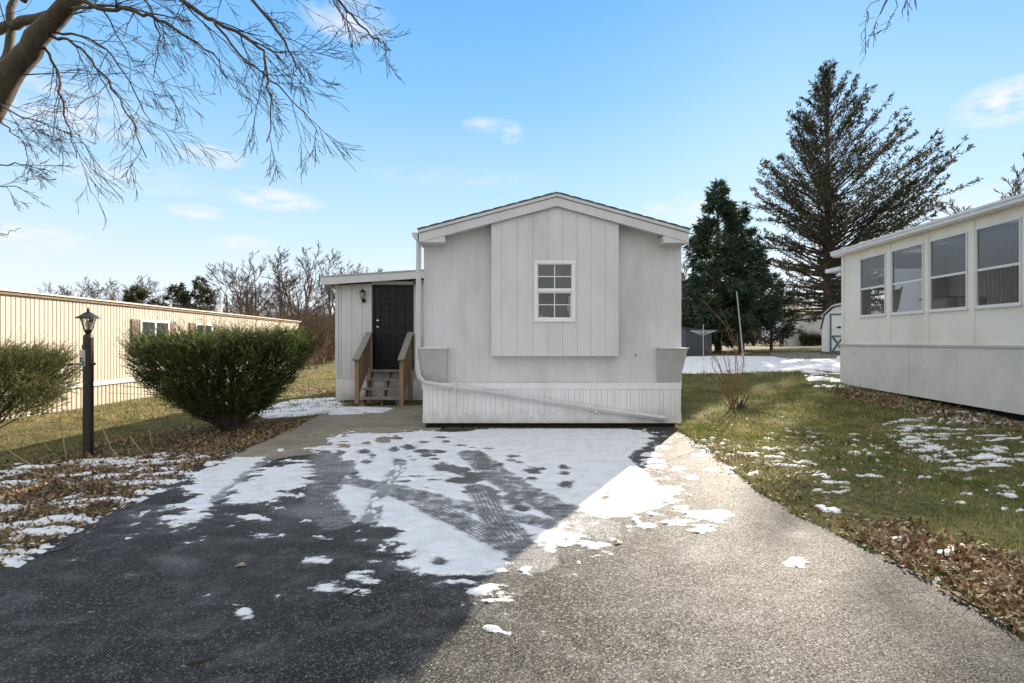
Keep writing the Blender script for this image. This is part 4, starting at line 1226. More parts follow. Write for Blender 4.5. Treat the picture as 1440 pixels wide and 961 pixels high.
# ================================================================ RIGHT HOUSE WITH SCREENED SUNROOM
rh = thing('mobile_home', (8.2, 8, .2), 'cream mobile home with a row of tall screened windows above a grey skirt', 'mobile home')
def QX(Y, o=0): return 7.5675 + .0625 * Y + o
def qbox(mb, y0, y1, z0, z1, o0, o1, z0b=None, z1b=None):
    """box along the slanted wall line; o = offset into the house"""
    z0b = z0 if z0b is None else z0b; z1b = z1 if z1b is None else z1b
    mb.hexa([(QX(y0, o0), y0, z0), (QX(y0, o1), y0, z0), (QX(y1, o1), y1, z0b), (QX(y1, o0), y1, z0b),
             (QX(y0, o0), y0, z1), (QX(y0, o1), y0, z1), (QX(y1, o1), y1, z1b), (QX(y1, o0), y1, z1b)])
RW = [(11.33, 12.24), (10.2, 11.14), (9.14, 10.03), (8.11, 8.96), (7.05, 7.93), (5.98, 6.86), (4.9, 5.78)]
Y0, Y1 = 2.0, 13.0
b = MB()
qbox(b, Y0, Y1, 1.385, 2.05, 0, .06)
qbox(b, Y0, Y1, 3.42, 3.66, 0, .06)
prev = Y1
for (a, c) in RW:
    qbox(b, c, prev, 2.0502, 3.4198, 0, .06); prev = a
qbox(b, Y0, prev, 2.0502, 3.4198, 0, .06)
b.build('wall', M['cream'], rh)
b = MB()     # far end wall with an opening, near end wall, inner wall
b.box(QX(Y1, .0605), QX(Y1, .7), Y1 - .06, Y1 - .0005, 1.385, 3.66)
b.box(QX(Y1, 2.1), QX(Y1, 3.0), Y1 - .06, Y1 - .0005, 1.385, 3.9)
b.box(QX(Y1, .7), QX(Y1, 2.1), Y1 - .06, Y1 - .0005, 1.385, 2.0); b.box(QX(Y1, .7), QX(Y1, 2.1), Y1 - .06, Y1 - .0005, 3.3, 3.7)
b.box(QX(Y0, .0605), QX(Y0, 3), Y0 + .0005, Y0 + .06, 1.385, 3.66)
b.each('end_wall', M['cream'], rh)
b = MB(); y = Y0 + .1
while y < Y1 - .1:
    qbox(b, y, y + .095, 1.385, 3.75, 2.6, 2.64); y += .11
qbox(b, Y0, Y1 - .07, 1.385, 3.9, 2.645, 2.7)
b.build('inner_wall', M['creamtrim'], rh)
b = MB(); qbox(b, Y0 + .06, Y1 - .0605, 1.35, 1.384, .0605, 2.6); b.build('floor', M['woodg2'], rh)
b = MB()    # raised pilaster trims between windows and belt
for k in range(len(RW)):
    a, c = RW[k]
    hi = RW[k - 1][0] if k else c + .28
    if k: qbox(b, c + .03, hi - .03, 1.39, 3.60, -.012, -.0005)
qbox(b, Y1 - .10, Y1 + .01, 1.39, 3.62, -.014, -.0005)
b.each('post_trim', M['cream'], rh)
sc = glass('insect_screen', tint=(.80, .80, .80), refl=.0, alpha=.26, gcol=(.09, .09, .095), rough=.3, fres=.02)
sc2 = glass('screen_upper_storm_pane', tint=(.62, .63, .66), refl=.01, alpha=.50, gcol=(.13, .13, .14), rough=.15, fres=.12)
for (a, c) in RW:
    b = MB(); t_ = .026
    qbox(b, a, c, 2.05, 2.05 + t_, -.02, .03); qbox(b, a, c, 3.42 - t_, 3.42, -.02, .03)
    qbox(b, a, a + t_, 2.05 + t_, 3.42 - t_, -.02, .03); qbox(b, c - t_, c, 2.05 + t_, 3.42 - t_, -.02, .03)
    w_ = b.build('window', M['creamtrim'], rh)
    b = MB(); qbox(b, a + t_, c - t_, 2.67, 2.712, -.008, .02); b.build('meeting_rail', M['creamtrim'], w_)
    b = MB(); qbox(b, a - .02, c + .02, 2.015, 2.0495, -.035, -.0005); b.build('sill', M['creamtrim'], w_)
    for z0, z1, nm_, mt in ((2.076, 2.67, 'screen', sc), (2.712, 3.394, 'pane', sc2)):
        b = MB(); o_ = .004
        b.add([(QX(a + t_, o_), a + t_, z0), (QX(c - t_, o_), c - t_, z0), (QX(c - t_, o_), c - t_, z1), (QX(a + t_, o_), a + t_, z1)], [(0, 1, 2, 3)])
        b.build(nm_, mt, w_)
b = MB(); y = Y0
rr = random.Random(9)
while y < Y1 - .2:
    y1 = min(y + 1.22, Y1)
    zb = .20 + (y - 2) * .0164; zb1 = .20 + (y1 - 2) * .0164
    qbox(b, y + .002, y1 - .002, zb, 1.345, -.05 + rr.uniform(-.002, .002), -.03, zb1, 1.345); y = y1
b.box(QX(Y1, -.05), QX(Y1, 3), Y1 - .02, Y1, .36, 1.345)
b.build('skirt_panel', M['skirt2'], rh)
b = MB(); qbox(b, Y0, Y1 + .01, 1.347, 1.384, -.075, .0); b.build('skirt_cap', M['hood'], rh)
b = MB()
for (px, py) in ((1241, 505), (1241, 537), (1298, 508), (1298, 540), (1202, 496)):
    Yq = (7.5175) / ((px - 720) / F - .0625)
    z = CAMZ - (py - 480.5) / F * Yq
    qbox(b, Yq - .03, Yq + .03, z - .006, z + .006, -.056, -.0525)
b.each('panel_clip', M['groove'], rh)
b = MB(); qbox(b, Y0 + .1, Y1 - .1, -.1, .6, .15, 2.9); b.build('underfloor_shade', M['darkgap'], rh)  # dark block, shade under this home put into its colour
b = MB()
b.hexa([(QX(Y0, -.16), Y0 - .2, 3.665), (QX(Y0, 3.2), Y0 - .2, 4.2), (QX(Y1, 3.2), Y1 + .15, 4.2), (QX(Y1, -.16), Y1 + .15, 3.70), (QX(Y0, -.16), Y0 - .2, 3.70), (QX(Y0, 3.2), Y0 - .2, 4.25), (QX(Y1, 3.2), Y1 + .15, 4.25), (QX(Y1, -.16), Y1 + .15, 3.735)])
b.build('roof', M['creamtrim'], rh)
b = MB(); y = Y0 + .3
while y < Y1:
    f0 = (y - Y0) / (Y1 - Y0); dz = .035 * f0
    b.hexa([(QX(y, -.12), y, 3.705 + dz), (QX(y, 2.6), y, 4.155), (QX(y, 2.6), y + .05, 4.155), (QX(y, -.12), y + .05, 3.705 + dz), (QX(y, -.12), y, 3.765 + dz), (QX(y, 2.6), y, 4.21), (QX(y, 2.6), y + .05, 4.21), (QX(y, -.12), y + .05, 3.765 + dz)])
    y += .75
b.each('roof_rib', M['hood'], rh)
b = MB(); qbox(b, Y0 - .2, Y1 + .17, 3.60, 3.665, -.20, -.162, 3.635, 3.70); qbox(b, Y0 - .2, Y1 + .17, 3.668, 3.71, -.215, -.162, 3.703, 3.745); b.build('gutter', M['creamtrim'], rh)
b = MB(); qbox(b, Y0, Y1 + .15, 3.60, 3.66, -.16, -.0); b.build('eave_board', M['cream'], rh)
b = MB()    # the taller home body behind the sunroom and a small rear canopy
b.box(QX(8, 3.0), QX(8, 6.8), 0, 15.0, 1.1, 4.0)
b.build('rear_wall', M['whitewall'], rh)
b = MB(); b.prism([(QX(8, 2.9), 4.0), (QX(8, 4.9), 4.7), (QX(8, 7.0), 4.0)], 'y', -.2, 15.2); b.build('rear_roof', M['shingle'], rh)
b = MB(); b.box(QX(Y1, .12), QX(Y1, 1.2), Y1 + .25, Y1 + .9, 3.30, 3.40); b.build('rear_canopy', M['creamtrim'], rh)
# furniture inside
ch = thing('folding_chair', (8.9, 12.3, 1.385), 'pale folding chair behind the screen of the farthest sunroom window', 'chair')
b = MB()
for dy in (0, .45):
    b.tube([(8.75, 12.15 + dy, 1.386), (9.15, 12.15 + dy, 2.25), (9.25, 12.15 + dy, 2.75)], .02, 5)
    b.tube([(9.2, 12.15 + dy, 1.386), (8.75, 12.15 + dy, 2.28)], .02, 5)
    b.tube([(8.68, 12.15 + dy, 2.30), (9.16, 12.15 + dy, 2.30)], .022, 5)
b.build('frame', M['white'], ch)
b = MB(); b.box(8.72, 9.1, 12.17, 12.58, 1.95, 1.98); b.build('seat', M['fabric'], ch)
b = MB(); b.hexa([(9.13, 12.17, 2.2), (9.15, 12.17, 2.2), (9.15, 12.58, 2.2), (9.13, 12.58, 2.2), (9.23, 12.17, 2.7), (9.25, 12.17, 2.7), (9.25, 12.58, 2.7), (9.23, 12.58, 2.7)]); b.build('backrest', M['fabric'], ch)
cb = thing('storage_cabinet', (9.9, 11.6, 1.385), 'low pale cabinet against the sunroom wall behind the third window', 'cabinet')
b = MB(); b.box(9.6, 10.2, 11.3, 12.0, 1.386, 2.42); b.build('body', M['creamtrim'], cb, bevel=.01)
b = MB(); b.box(9.585, 9.599, 11.33, 11.64, 1.45, 2.36); b.box(9.585, 9.599, 11.66, 11.97, 1.45, 2.36); b.each('door', M['white'], cb)
b = MB(); b.box(9.56, 10.22, 11.27, 12.03, 2.421, 2.45); b.build('top', M['woodg2'], cb)
o = MB().lathe((9.75, 10.85, 1.386), [(.20, 0), (.22, .9), (.24, .92), (.24, .98), (.2, 1.0)], 18).build('storage_bin', M['fabric'], smooth=False)
tag(o, 'round pale bin beside the cabinet inside the sunroom', 'bin')

# ================================================================ LAMP POST
LPX, LPY = -5.96, 7.2
LZ = gz(LPX, LPY)
lp = thing('lamp_post', (LPX, LPY, LZ), 'dark lamp post with lantern top, crossbar and small number plate on the left lawn', 'lamp post')
zt = at(124, 470, LPY).z
b = MB(); b.lathe((LPX, LPY, LZ - .03), [(.062, 0), (.062, .5), (.058, zt - LZ - .12), (.058, zt - LZ - .02), (.048, zt - LZ + .02), (.035, zt - LZ + .03)], 18)
b.build('post', M['postm'], lp, smooth=False)
b = MB(); zc_ = zt + .0
b.lathe((LPX, LPY, zc_), [(.03, 0), (.045, .03), (.05, .05), (.05, .06)], 6)
zr = at(124, 447.5, LPY).z; zf_ = at(124, 437, LPY).z
b.lathe((LPX, LPY, zr), [(.15, -.006), (.145, .008), (.10, .032), (.05, .07), (.02, .09), (.012, .10), (.018, .115), (.010, .13), (.004, .155)], 12)
for k in range(6):
    a = k * math.pi / 3 + .3
    b.tube([(LPX + .048 * math.cos(a), LPY + .048 * math.sin(a), zc_ + .055), (LPX + .095 * math.cos(a), LPY + .095 * math.sin(a), zr)], .006, 4)
ln = b.build('lantern', M['blackmetal'], lp)
b = MB(); b.lathe((LPX, LPY, zc_ + .06), [(.042, 0), (.086, zr - zc_ - .065)], 6)
b.build('lantern_glass', glass('smoky_lantern_glass', tint=(.9, .92, .86), refl=.1, alpha=.12, gcol=(.5, .45, .35)), ln)
b = MB(); b.lathe((LPX, LPY, zc_ + .06), [(.02, 0), (.02, .04), (.03, .07), (.026, .11), (.01, .13)], 10)
b.build('bulb', M['white'], ln)
zb_ = at(110, 512, LPY).z
b = MB(); b.tube([at(88, 513.5, LPY), (LPX - .05, LPY, zb_ + .005), (LPX + .07, LPY, zb_)], [.008, .010, .010], 6); b.lathe((LPX + .085, LPY, zb_ - .018), [(.01, 0), (.02, .01), (.02, .03), (.01, .036)], 8)
b.build('crossbar', M['postm'], lp)
b = MB(); b.box(LPX - .075, LPX - .062, LPY - .02, LPY + .02, at(0, 491, LPY).z, at(0, 485, LPY).z); b.build('bracket', M['blackmetal'], lp)
pz0, pz1 = at(0, 514.5, LPY).z, at(0, 492.5, LPY).z
b = MB(); b.box(LPX - .055, LPX + .012, LPY - .070, LPY - .062, pz0, pz1); pl_ = b.build('number_plate', M['hood'], lp)
fc = bpy.data.curves.new('number_text', 'FONT'); fc.body = '5'; fc.size = .155; fc.extrude = .002; fc.align_x = 'CENTER'
to = bpy.data.objects.new('plate_number', fc); COL.objects.link(to)
dg = bpy.context.evaluated_depsgraph_get()
tm = bpy.data.meshes.new_from_object(to.evaluated_get(dg)); bpy.data.objects.remove(to)
tm.transform(Matrix.Rotation(R(90), 4, 'X'))
tm.materials.clear(); tm.materials.append(M['blackmetal'])
to = bpy.data.objects.new('plate_number', tm); COL.objects.link(to)
to.parent = pl_; to.location = Vector((LPX - .028, LPY - .073, pz0 + .008)) - wloc(pl_)

# ================================================================ SHED, CLOTHESLINE AND THE BACK YARD
sz = gz(13.6, 21)
sh = thing('garden_shed', (13.7, 21, sz), 'white barn roofed garden shed with teal crossed double doors beside the sunroom', 'shed')
sx = [(1159, 462), (1163.5, 441), (1174, 430), (1192, 426), (1210, 430), (1220.5, 441), (1225, 462)]
SHY = 21.0
prof = [(at(px, py, SHY).x, at(px, py, SHY).z) for px, py in sx]
b = MB()
wp = [(prof[0][0] + .06, sz - .05)] + [(prof[0][0] + .06, prof[0][1])] + [(p[0] + (.05 if p[0] < 13.7 else -.05), p[1] - .05) for p in prof[1:-1]] + [(prof[-1][0] - .06, prof[-1][1]), (prof[-1][0] - .06, sz - .05)]
b.prism(wp, 'y', SHY, SHY + 2.6); b.build('wall', M['whitewall'], sh)
b = MB()
for p, q in zip(prof[:-1], prof[1:]):
    b.prism([p, q, (q[0], q[1] + .05), (p[0], p[1] + .05)], 'y', SHY - .18, SHY + 2.7)
b.build('roof', M['creamtrim'], sh)
dxa = at(1171, 0, SHY).x; dxb = 2 * 13.72 - dxa + .06; dxm = (dxa + dxb) / 2; dzb = sz + .05; dzt = at(0, 440, SHY).z
b = MB(); b.box(dxa, dxb, SHY - .03, SHY - .0005, dzb, dzt); dd = b.build('door', M['whitewall'], sh)
b = MB(); zq = at(0, 474, SHY).z; t_ = .07
for xx in (dxa, dxm - t_ - .004, dxm + .004, dxb - t_): b.box(xx, xx + t_, SHY - .05, SHY - .0305, dzb, dzt)
for zz in (dzb, zq, dzt - t_):
    for (a, c) in ((dxa + t_, dxm - t_ - .004), (dxm + .004 + t_, dxb - t_)): b.box(a, c, SHY - .05, SHY - .0305, zz, zz + t_)
for (a, c) in ((dxa + t_, dxm - t_ - .004), (dxm + .004 + t_, dxb - t_)):
    b.beam((a, SHY - .042, dzb + t_), (c, SHY - .042, zq), .05, .016, up=Vector((0, 1, 0))) if False else b.prism([(a, dzb + t_), (a + .09, dzb + t_), (c, zq), (c - .09, zq)], 'y', SHY - .046, SHY - .031)
    b.prism([(c - .09, dzb + t_), (c, dzb + t_), (a + .09, zq), (a, zq)], 'y', SHY - .049, SHY - .0465)
b.build('door_trim', M['teal'], dd)
b = MB()
for xx in (dxm - .25, dxm + .25):
    zz = at(0, 460, SHY).z
    b.prism([(xx - .12, zz), (xx, zz - .05), (xx + .12, zz), (xx, zz + .05)], 'y', SHY - .05, SHY - .0305)
b.each('door_hinge', M['blackmetal'], dd)

sh.rotation_euler = (0, 0, R(-35)); sh.location = (13.92, 21.4, sz)
# rotary clothesline
cx, cy = at(989, 0, 18.5).x, 18.5
cz_ = gz(cx, cy)
cl = thing('rotary_clothesline', (cx, cy, cz_), 'rotary clothesline with thin arms standing by the dark evergreen', 'clothesline')
ztop = at(0, 456, cy).z; zm_ = at(0, 468, cy).z
b = MB(); b.tube([(cx, cy, cz_ - .05), (cx, cy, ztop)], .014, 8); b.build('pole', M['steelwhite'], cl)
for k in range(4):
    a = k * math.pi / 2 + .5
    b = MB(); b.tube([(cx, cy, zm_ - .10), (cx + .62 * math.cos(a), cy + .62 * math.sin(a), zm_ + .08)], .008, 5); b.build('arm', M['steelwhite'], cl)
b = MB()
for rr_ in (.2, .3, .4, .5, .6):
    zz = zm_ - .10 + .18 * rr_ / .62
    for k in range(4):
        a = k * math.pi / 2 + .5; c = a + math.pi / 2
        b.tube([(cx + rr_ * math.cos(a), cy + rr_ * math.sin(a), zz), (cx + rr_ * math.cos(c), cy + rr_ * math.sin(c), zz)], .005, 3)
b.build('line', M['steelwhite'], cl)
# dark metal storage shed
z_ = gz(7.0, 20.5)
ds = thing('storage_shed', (7.3, 20.5, z_), 'small dark slate storage shed left of the dark evergreen', 'shed')
b = MB(); b.prism([(6.95, z_ - .05), (8.0, z_ - .05), (8.0, z_ + 1.0), (6.95, z_ + 1.12)], 'y', 20.5, 21.8); b.build('wall', M['slate'], ds)
b = MB(); b.prism([(6.9, z_ + 1.125), (8.05, z_ + 1.005), (8.05, z_ + 1.045), (6.9, z_ + 1.165)], 'y', 20.4, 21.9); b.build('roof', M['slate'], ds)
# tan outbuilding glimpsed behind
z_ = gz(9.5, 29)
tb = thing('outbuilding', (9.6, 29, z_), 'tan and cream outbuilding glimpsed past the right corner of the grey home', 'outbuilding')
b = MB(); b.box(8.2, 11.2, 29, 32, z_ - .1, z_ + .75); b.build('lower_wall', M['cream'], tb)
b = MB(); b.box(8.2, 11.2, 29, 32, z_ + .75, z_ + 1.6); b.build('upper_wall', M['tan'], tb)
b = MB(); b.prism([(8.0, z_ + 1.6), (11.4, z_ + 1.6), (9.7, z_ + 2.3)], 'y', 28.8, 32.2); b.build('roof', M['woodgrey'], tb)
# far white home
z_ = gz(28, 46)
fh = thing('mobile_home', (28, 46, z_), 'white mobile home far behind the large spruce', 'mobile home')
b = MB(); b.box(24.4, 38, 46, 50, z_ + .75, z_ + 2.9); b.build('wall', M['whitewall'], fh)
b = MB(); x = 24.45
while x < 34: b.box(x, x + .38, 45.95, 46.0, z_ - .05, z_ + .74); x += .40
b.build('skirt_panel', M['whitewall'], fh)
b = MB(); b.prism([(45.7, z_ + 2.9), (50.3, z_ + 2.9), (48, z_ + 3.7)], 'x', 24.1, 38.3); b.build('roof', M['shingle'], fh)
# pale house far left behind the entry
fh2 = thing('house', (-20, 58, -.38), 'pale house far away among bare trees left of the entry', 'house')
b = MB(); b.box(-26, -17.8, 58, 64, -.5, 2.6); b.build('wall', M['whitewall'], fh2)
b = MB(); b.prism([(57.6, 2.6), (64.4, 2.6), (61, 4.6)], 'x', -26.4, -17.4); b.build('roof', M['shingle'], fh2)
b = MB(); b.box(-20.4, -19.4, 57.95, 57.999, .8, 1.9); b.box(-23.4, -22.4, 57.95, 57.999, .8, 1.9); b.each('window', M['dark'], fh2)
b = MB(); b.box(-21.9, -21.0, 57.95, 57.999, -.4, 1.7); b.build('door', M['brownshut'], fh2)
# raised bed
p0, p1 = gl_px(1103, 507), gl_px(1157, 505)
rz = gz(p0[0], p0[1])
rb = thing('raised_bed', (p0[0] + .7, p0[1], rz), 'low grey timber raised garden bed beside the snow strip', 'garden bed')
X0, X1, YB = p0[0], p0[0] + 1.9, p0[1]
b = MB(); b.box(X0, X1, YB, YB + .05, rz - .05, rz + .20); b.box(X0, X1, YB + .95, YB + 1.0, rz - .05, rz + .26); b.each('long_board', M['woodg2'], rb)
b = MB(); b.box(X0, X0 + .05, YB + .052, YB + .948, rz - .05, rz + .22); b.box(X1 - .05, X1, YB + .052, YB + .948, rz - .05, rz + .22); b.each('end_board', M['woodg2'], rb)
b = MB(); b.box(X0 + .052, X1 - .052, YB + .052, YB + .948, rz - .05, rz + .12); b.build('soil', M['darkgap'], rb)
# leaning pole
pb = gl_px(1047, 520)
b = MB(); pz = gz(*pb)
b.tube([(pb[0], pb[1], pz - .05), tuple(at(1041.5, 465, pb[1])), tuple(at(1036, 410, pb[1]))], [.024, .019, .014], 6)
o = b.build('leaning_pole', M['steelwhite']); tag(o, 'thin pale pole leaning beside the snow strip in front of the dark evergreen', 'pole')
# slab
sp = gl_px(1425, 583)
szz = gz(*sp)
b = MB(); b.hexa([(sp[0] - .42, sp[1] + .0, szz - .02), (sp[0] + .6, sp[1] - .25, szz - .02), (sp[0] + .75, sp[1] + .25, szz), (sp[0] - .25, sp[1] + .45, szz),
                  (sp[0] - .40, sp[1] + .0, szz + .09), (sp[0] + .6, sp[1] - .25, szz + .09), (sp[0] + .75, sp[1] + .25, szz + .10), (sp[0] - .25, sp[1] + .45, szz + .10)])
o = b.build('paving_slab', M['slab'], bevel=.02); tag(o, 'grey stone slab lying on the lawn near the right house skirt', 'slab')

# ================================================================ VEGETATION
def np_blades_obj(name, V, Fc, mat, parent=None): return arr_mesh(name, V, Fc, mat, parent)

def branchy(mb_main, mb_twig, p, d, L, r, depth, rr, spread=.6, up=.15, droop=0, nseg=5, kids=(3, 5), minr=.004, sides=5, sub=.55, wob=.16, tstart=.3):
    """recursive bare limb"""
    p = Vector(p); d = Vector(d).normalized()
    pts = [p.copy()]; rad = [r]
    dirs = [d.copy()]
    for i in range(nseg):
        d = (d + Vector((rr.gauss(0, wob), rr.gauss(0, wob), rr.gauss(0, wob) + up * .25 - droop * .25))).normalized()
        p = p + d * (L / nseg)
        pts.append(p.copy()); dirs.append(d.copy()); rad.append(max(minr, r * (1 - .75 * (i + 1) / nseg)))
    (mb_main if depth >= 2 and mb_main is not None else mb_twig).tube(pts, rad, sides if r > .02 else 3, cap=False)
    if depth <= 0: return
    n = rr.randint(*kids)
    for k in range(n):
        t = tstart + (1 - tstart) * (k + rr.random()) / n
        f = t * nseg; i = min(int(f), nseg - 1); q = pts[i].lerp(pts[i + 1], f - i)
        a = rr.uniform(0, 6.283)
        u = dirs[i].orthogonal().normalized(); v = dirs[i].cross(u)
        dd_ = (dirs[i] + (u * math.cos(a) + v * math.sin(a)) * spread * rr.uniform(.7, 1.3)).normalized()
        branchy(mb_main, mb_twig, q, dd_, L * sub * rr.uniform(.7, 1.2) * (1.15 - .4 * t), max(minr, rad[i] * .55), depth - 1, rr, spread, up, droop, max(3, nseg - 1), kids, minr, sides, sub, wob, tstart)

def bare_tree(name, loc, H, label, seed, group=None, depth=4, mats=('bark', 'twig'), minr=.006, kids=(3, 5), lean=0, r0=None):
    rr = random.Random(seed)
    t = thing(name, loc, label, 'tree', group)
    tk, tw = MB(), MB()
    x, y, z = loc
    n = rr.choice([1, 2, 2, 3])
    r0 = r0 or H * .018
    for k in range(n):
        branchy(tk, tw, (x + rr.uniform(-.1, .1), y, z - .1), (rr.gauss(lean, .10), rr.gauss(0, .10), 1), H * rr.uniform(.75, 1.0) * .78, r0 * rr.uniform(.7, 1), depth, rr, .62, .25, 0, 7, kids, minr, 7, .52, .10, .25)
    tk.build('trunk', M[mats[0]], t); tw.build('branches', M[mats[1]], t)
    return t
def copy_tree(root, loc, rz, sc_, label):
    r_ = root.copy(); COL.objects.link(r_); r_.location = loc; r_.rotation_euler = (0, 0, rz); r_.scale = (sc_ * 1.25, sc_ * 1.25, sc_); r_['label'] = label
    for c in root.children:
        q = c.copy(); COL.objects.link(q); q.parent = r_
    return r_

# far bare trees, left background: (px, depth, top py)
TG = 'bare trees beyond the left home'
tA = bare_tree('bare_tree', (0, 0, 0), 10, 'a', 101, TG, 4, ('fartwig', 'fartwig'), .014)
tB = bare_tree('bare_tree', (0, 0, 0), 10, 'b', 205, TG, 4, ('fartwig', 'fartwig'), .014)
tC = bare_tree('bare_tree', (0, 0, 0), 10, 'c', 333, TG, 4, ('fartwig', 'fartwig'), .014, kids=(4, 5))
far = [(92, 62, 396, 'low bare tree leftmost above the cream roof'), (122, 60, 388, 'bare tree just left of the lantern above the roof'), (150, 64, 392, 'twiggy bare tree right above the lamp post'),
       (176, 60, 384, 'bare tree above the cream roof with forked top'), (205, 62, 386, 'last bare tree before the olive evergreen over the cream roof'),
       (312, 50, 372, 'slim bare tree right of the dark evergreens beyond the cream home'), (338, 52, 366, 'bare tree with a leaning crown beyond the cream home roof end'),
       (362, 50, 352, 'rounded bare tree behind the reddish brush'), (392, 47, 350, 'tall forked bare tree above the reddish brush'), (418, 50, 358, 'bare tree with wide fork above the brush'),
       (447, 42, 338, 'tallest bare tree left of the entry roof'), (462, 48, 352, 'bare tree standing against the entry corner'), (480, 50, 362, 'bare tree rising behind the entry roof edge'),
       (506, 56, 372, 'bare tree top showing above the entry roof'), (428, 38, 400, 'low bare tree in the brush near the entry'), (345, 44, 395, 'low bare tree at the end of the cream home'),
       (966, 60, 345, 'bare tree seen between the grey home and the dark evergreen'), (972, 50, 378, 'lower bare tree beside the right corner of the grey home'),
       (1100, 60, 400, 'bare tree behind the dark evergreen and big spruce'), (1125, 55, 418, 'low bare tree behind the spruce branches above the white home'),
       (108, 66, 398, 'low bare tree between the two leftmost trees over the cream roof'), (136, 70, 394, 'hazy bare tree directly over the lantern'), (220, 60, 398, 'thin bare tree behind the olive evergreen over the cream roof'),
       (1428, 40, 222, 'bare tree showing above the sunroom roof at the right edge'), (1400, 46, 262, 'smaller bare tree above the sunroom roof')]
protos = [tA, tB, tC]
def proto_h(t): return max(max(v.co.z for v in c.data.vertices) for c in t.children)
PH = [proto_h(t) for t in protos]
rr = random.Random(5)
for i, (px, Y, py, lab) in enumerate(far):
    x = (px - 720) / F * Y; z0 = gz(x, Y); H = at(px, py, Y).z - z0
    pr = protos[i] if i < 3 else protos[i % 3]
    if i < 3:
        pr.location = (x, Y, z0); s_ = H / PH[i]; pr.scale = (s_ * 1.25, s_ * 1.25, s_); pr['label'] = lab
    else: copy_tree(pr, (x, Y, z0), rr.uniform(0, 6.28), H / PH[i % 3], lab)

# brush thicket and far woods (nobody could count it)
rs = np.random.RandomState(3)
def brush(n, x0, x1, y0, y1, h0, h1, w_, mat, name, label, cat='brush', lean=.22):
    X = rs.uniform(x0, x1, n); Y = rs.uniform(y0, y1, n)
    P = np.stack([X, Y, ground_z(X, Y) + rs.uniform(0, .5, n) * h1], 1)
    hh = rs.uniform(h0, h1, n) * (.75 + .5 * vnoise(X * .35, Y * .2, 77)) * .6
    D = np.stack([rs.normal(0, lean, n), rs.normal(0, lean, n), np.ones(n)], 1)
    V, Fc = blades(P, D, hh, w_, rs)
    o_ = arr_mesh(name, V, Fc, M[mat]); return tag(o_, label, cat, kind='stuff')
brush(9000, -27, -14.5, 38, 45, 1.6, 5.2, .055, 'fartwig2', 'brush_thicket', 'reddish brown winter brush beyond the cream home', lean=.35)
brush(5000, -20, -12.5, 26, 34, .3, 1.3, .04, 'fartwig2', 'brush_thicket', 'low dry brush behind the yew and entry corner', lean=.4)
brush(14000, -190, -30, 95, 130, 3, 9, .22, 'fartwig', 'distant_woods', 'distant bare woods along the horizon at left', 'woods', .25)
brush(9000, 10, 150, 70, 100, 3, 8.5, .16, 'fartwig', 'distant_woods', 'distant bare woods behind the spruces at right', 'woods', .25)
brush(3600, 12, 40, 51, 58, 1.5, 6.0, .08, 'fartwig2', 'brush_thicket', 'brown brush behind the far white home', lean=.35)
brush(700, 25.6, 27.4, 45.0, 45.6, .4, 1.5, .06, 'cedar', 'brush_thicket', 'low dark plant against the far white home', 'plant', .4)

def conifer(name, loc, H, label, mat, seed, Lfun, efun, nb, fdense, blen, bw, start=.08, droop=0, bark='sbark', asym=None, subl=.32, group=None, r0=.2, flen=1.0, tip=None, lr=(.72, 1.12)):
    rs_ = np.random.RandomState(seed)
    t = thing(name, loc, label, 'tree', group)
    x, y, z = loc
    tk = MB()
    tk.tube([(x, y, z - .1), (x + .03, y, z + H * .4), (x, y, z + H * .8), (x, y, z + H * .97)], [r0, r0 * .7, r0 * .3, .02], 8)
    Ps, Ds = [], []
    for k in range(nb):
        f = start + (1 - start) * (k / nb) ** 1.0
        az = rs_.uniform(0, 2 * math.pi)
        el = efun(f) + rs_.normal(0, .09)
        L = Lfun(f) * rs_.uniform(*lr)
        if asym: L *= asym(az)
        if tip:      # f is the height of the branch tip: root it lower down the trunk
            f = max(.06, f - L * math.tan(el) / H)
            L = L / math.cos(el)
        d = np.array([math.cos(az) * math.cos(el), math.sin(az) * math.cos(el), math.sin(el)])
        p = np.array([x, y, z + f * H]); n = 7
        pts = [p.copy()]
        for i in range(n):
            d = d + rs_.normal(0, .06, 3) + np.array([0, 0, -droop * .12 + .03])
            d /= np.linalg.norm(d); p = p + d * L / n; pts.append(p.copy())
        rb = max(.02, r0 * .32 * (1 - f * .8))
        tk.tube(pts, [rb * (1 - .85 * i / n) for i in range(n + 1)], 4, cap=False)
        pts = np.array(pts)
        m = max(3, int(L * fdense))
        tt = rs_.uniform(.22, 1.0, m) ** .8
        fi = tt * n; ii = np.minimum(fi.astype(int), n - 1)
        q = pts[ii] + (pts[ii + 1] - pts[ii]) * (fi - ii)[:, None]
        ax = unit(pts[ii + 1] - pts[ii])
        side = unit(np.cross(ax, np.array([0, 0, 1.0])) + 1e-6) * rs_.choice([-1, 1], m)[:, None]
        sd_ = unit(ax * .8 + side * rs_.uniform(.3, 1.1, (m, 1)) + rs_.normal(0, .25, (m, 3)) + np.array([0, 0, -droop * .6]))
        sl = L * subl * (1.1 - tt) * rs_.uniform(.5, 1.2, m) + .12
        # needle clumps along each branchlet
        for c in range(int(6 * flen)):
            u = (c + rs_.uniform(0, 1, m)) / (6 * flen)
            Ps.append(q + sd_ * (sl * u)[:, None] + rs_.normal(0, .03, (m, 3)))
            Ds.append(sd_ + rs_.normal(0, .55, (m, 3)) + np.array([0, 0, .15 - droop * .5]))
        for j in range(0, m, 3):
            tk.tube([q[j], q[j] + sd_[j] * sl[j]], [.010, .005], 3, cap=False)
    P = np.concatenate(Ps); D = np.concatenate(Ds)
    V, Fc = blades(P, D, rs_.uniform(.6, 1.3, len(P)) * blen, bw, rs_, 'quad')
    tk.build('trunk', M[bark], t)
    arr_mesh('crown', V, Fc, M[mat], t)
    return t
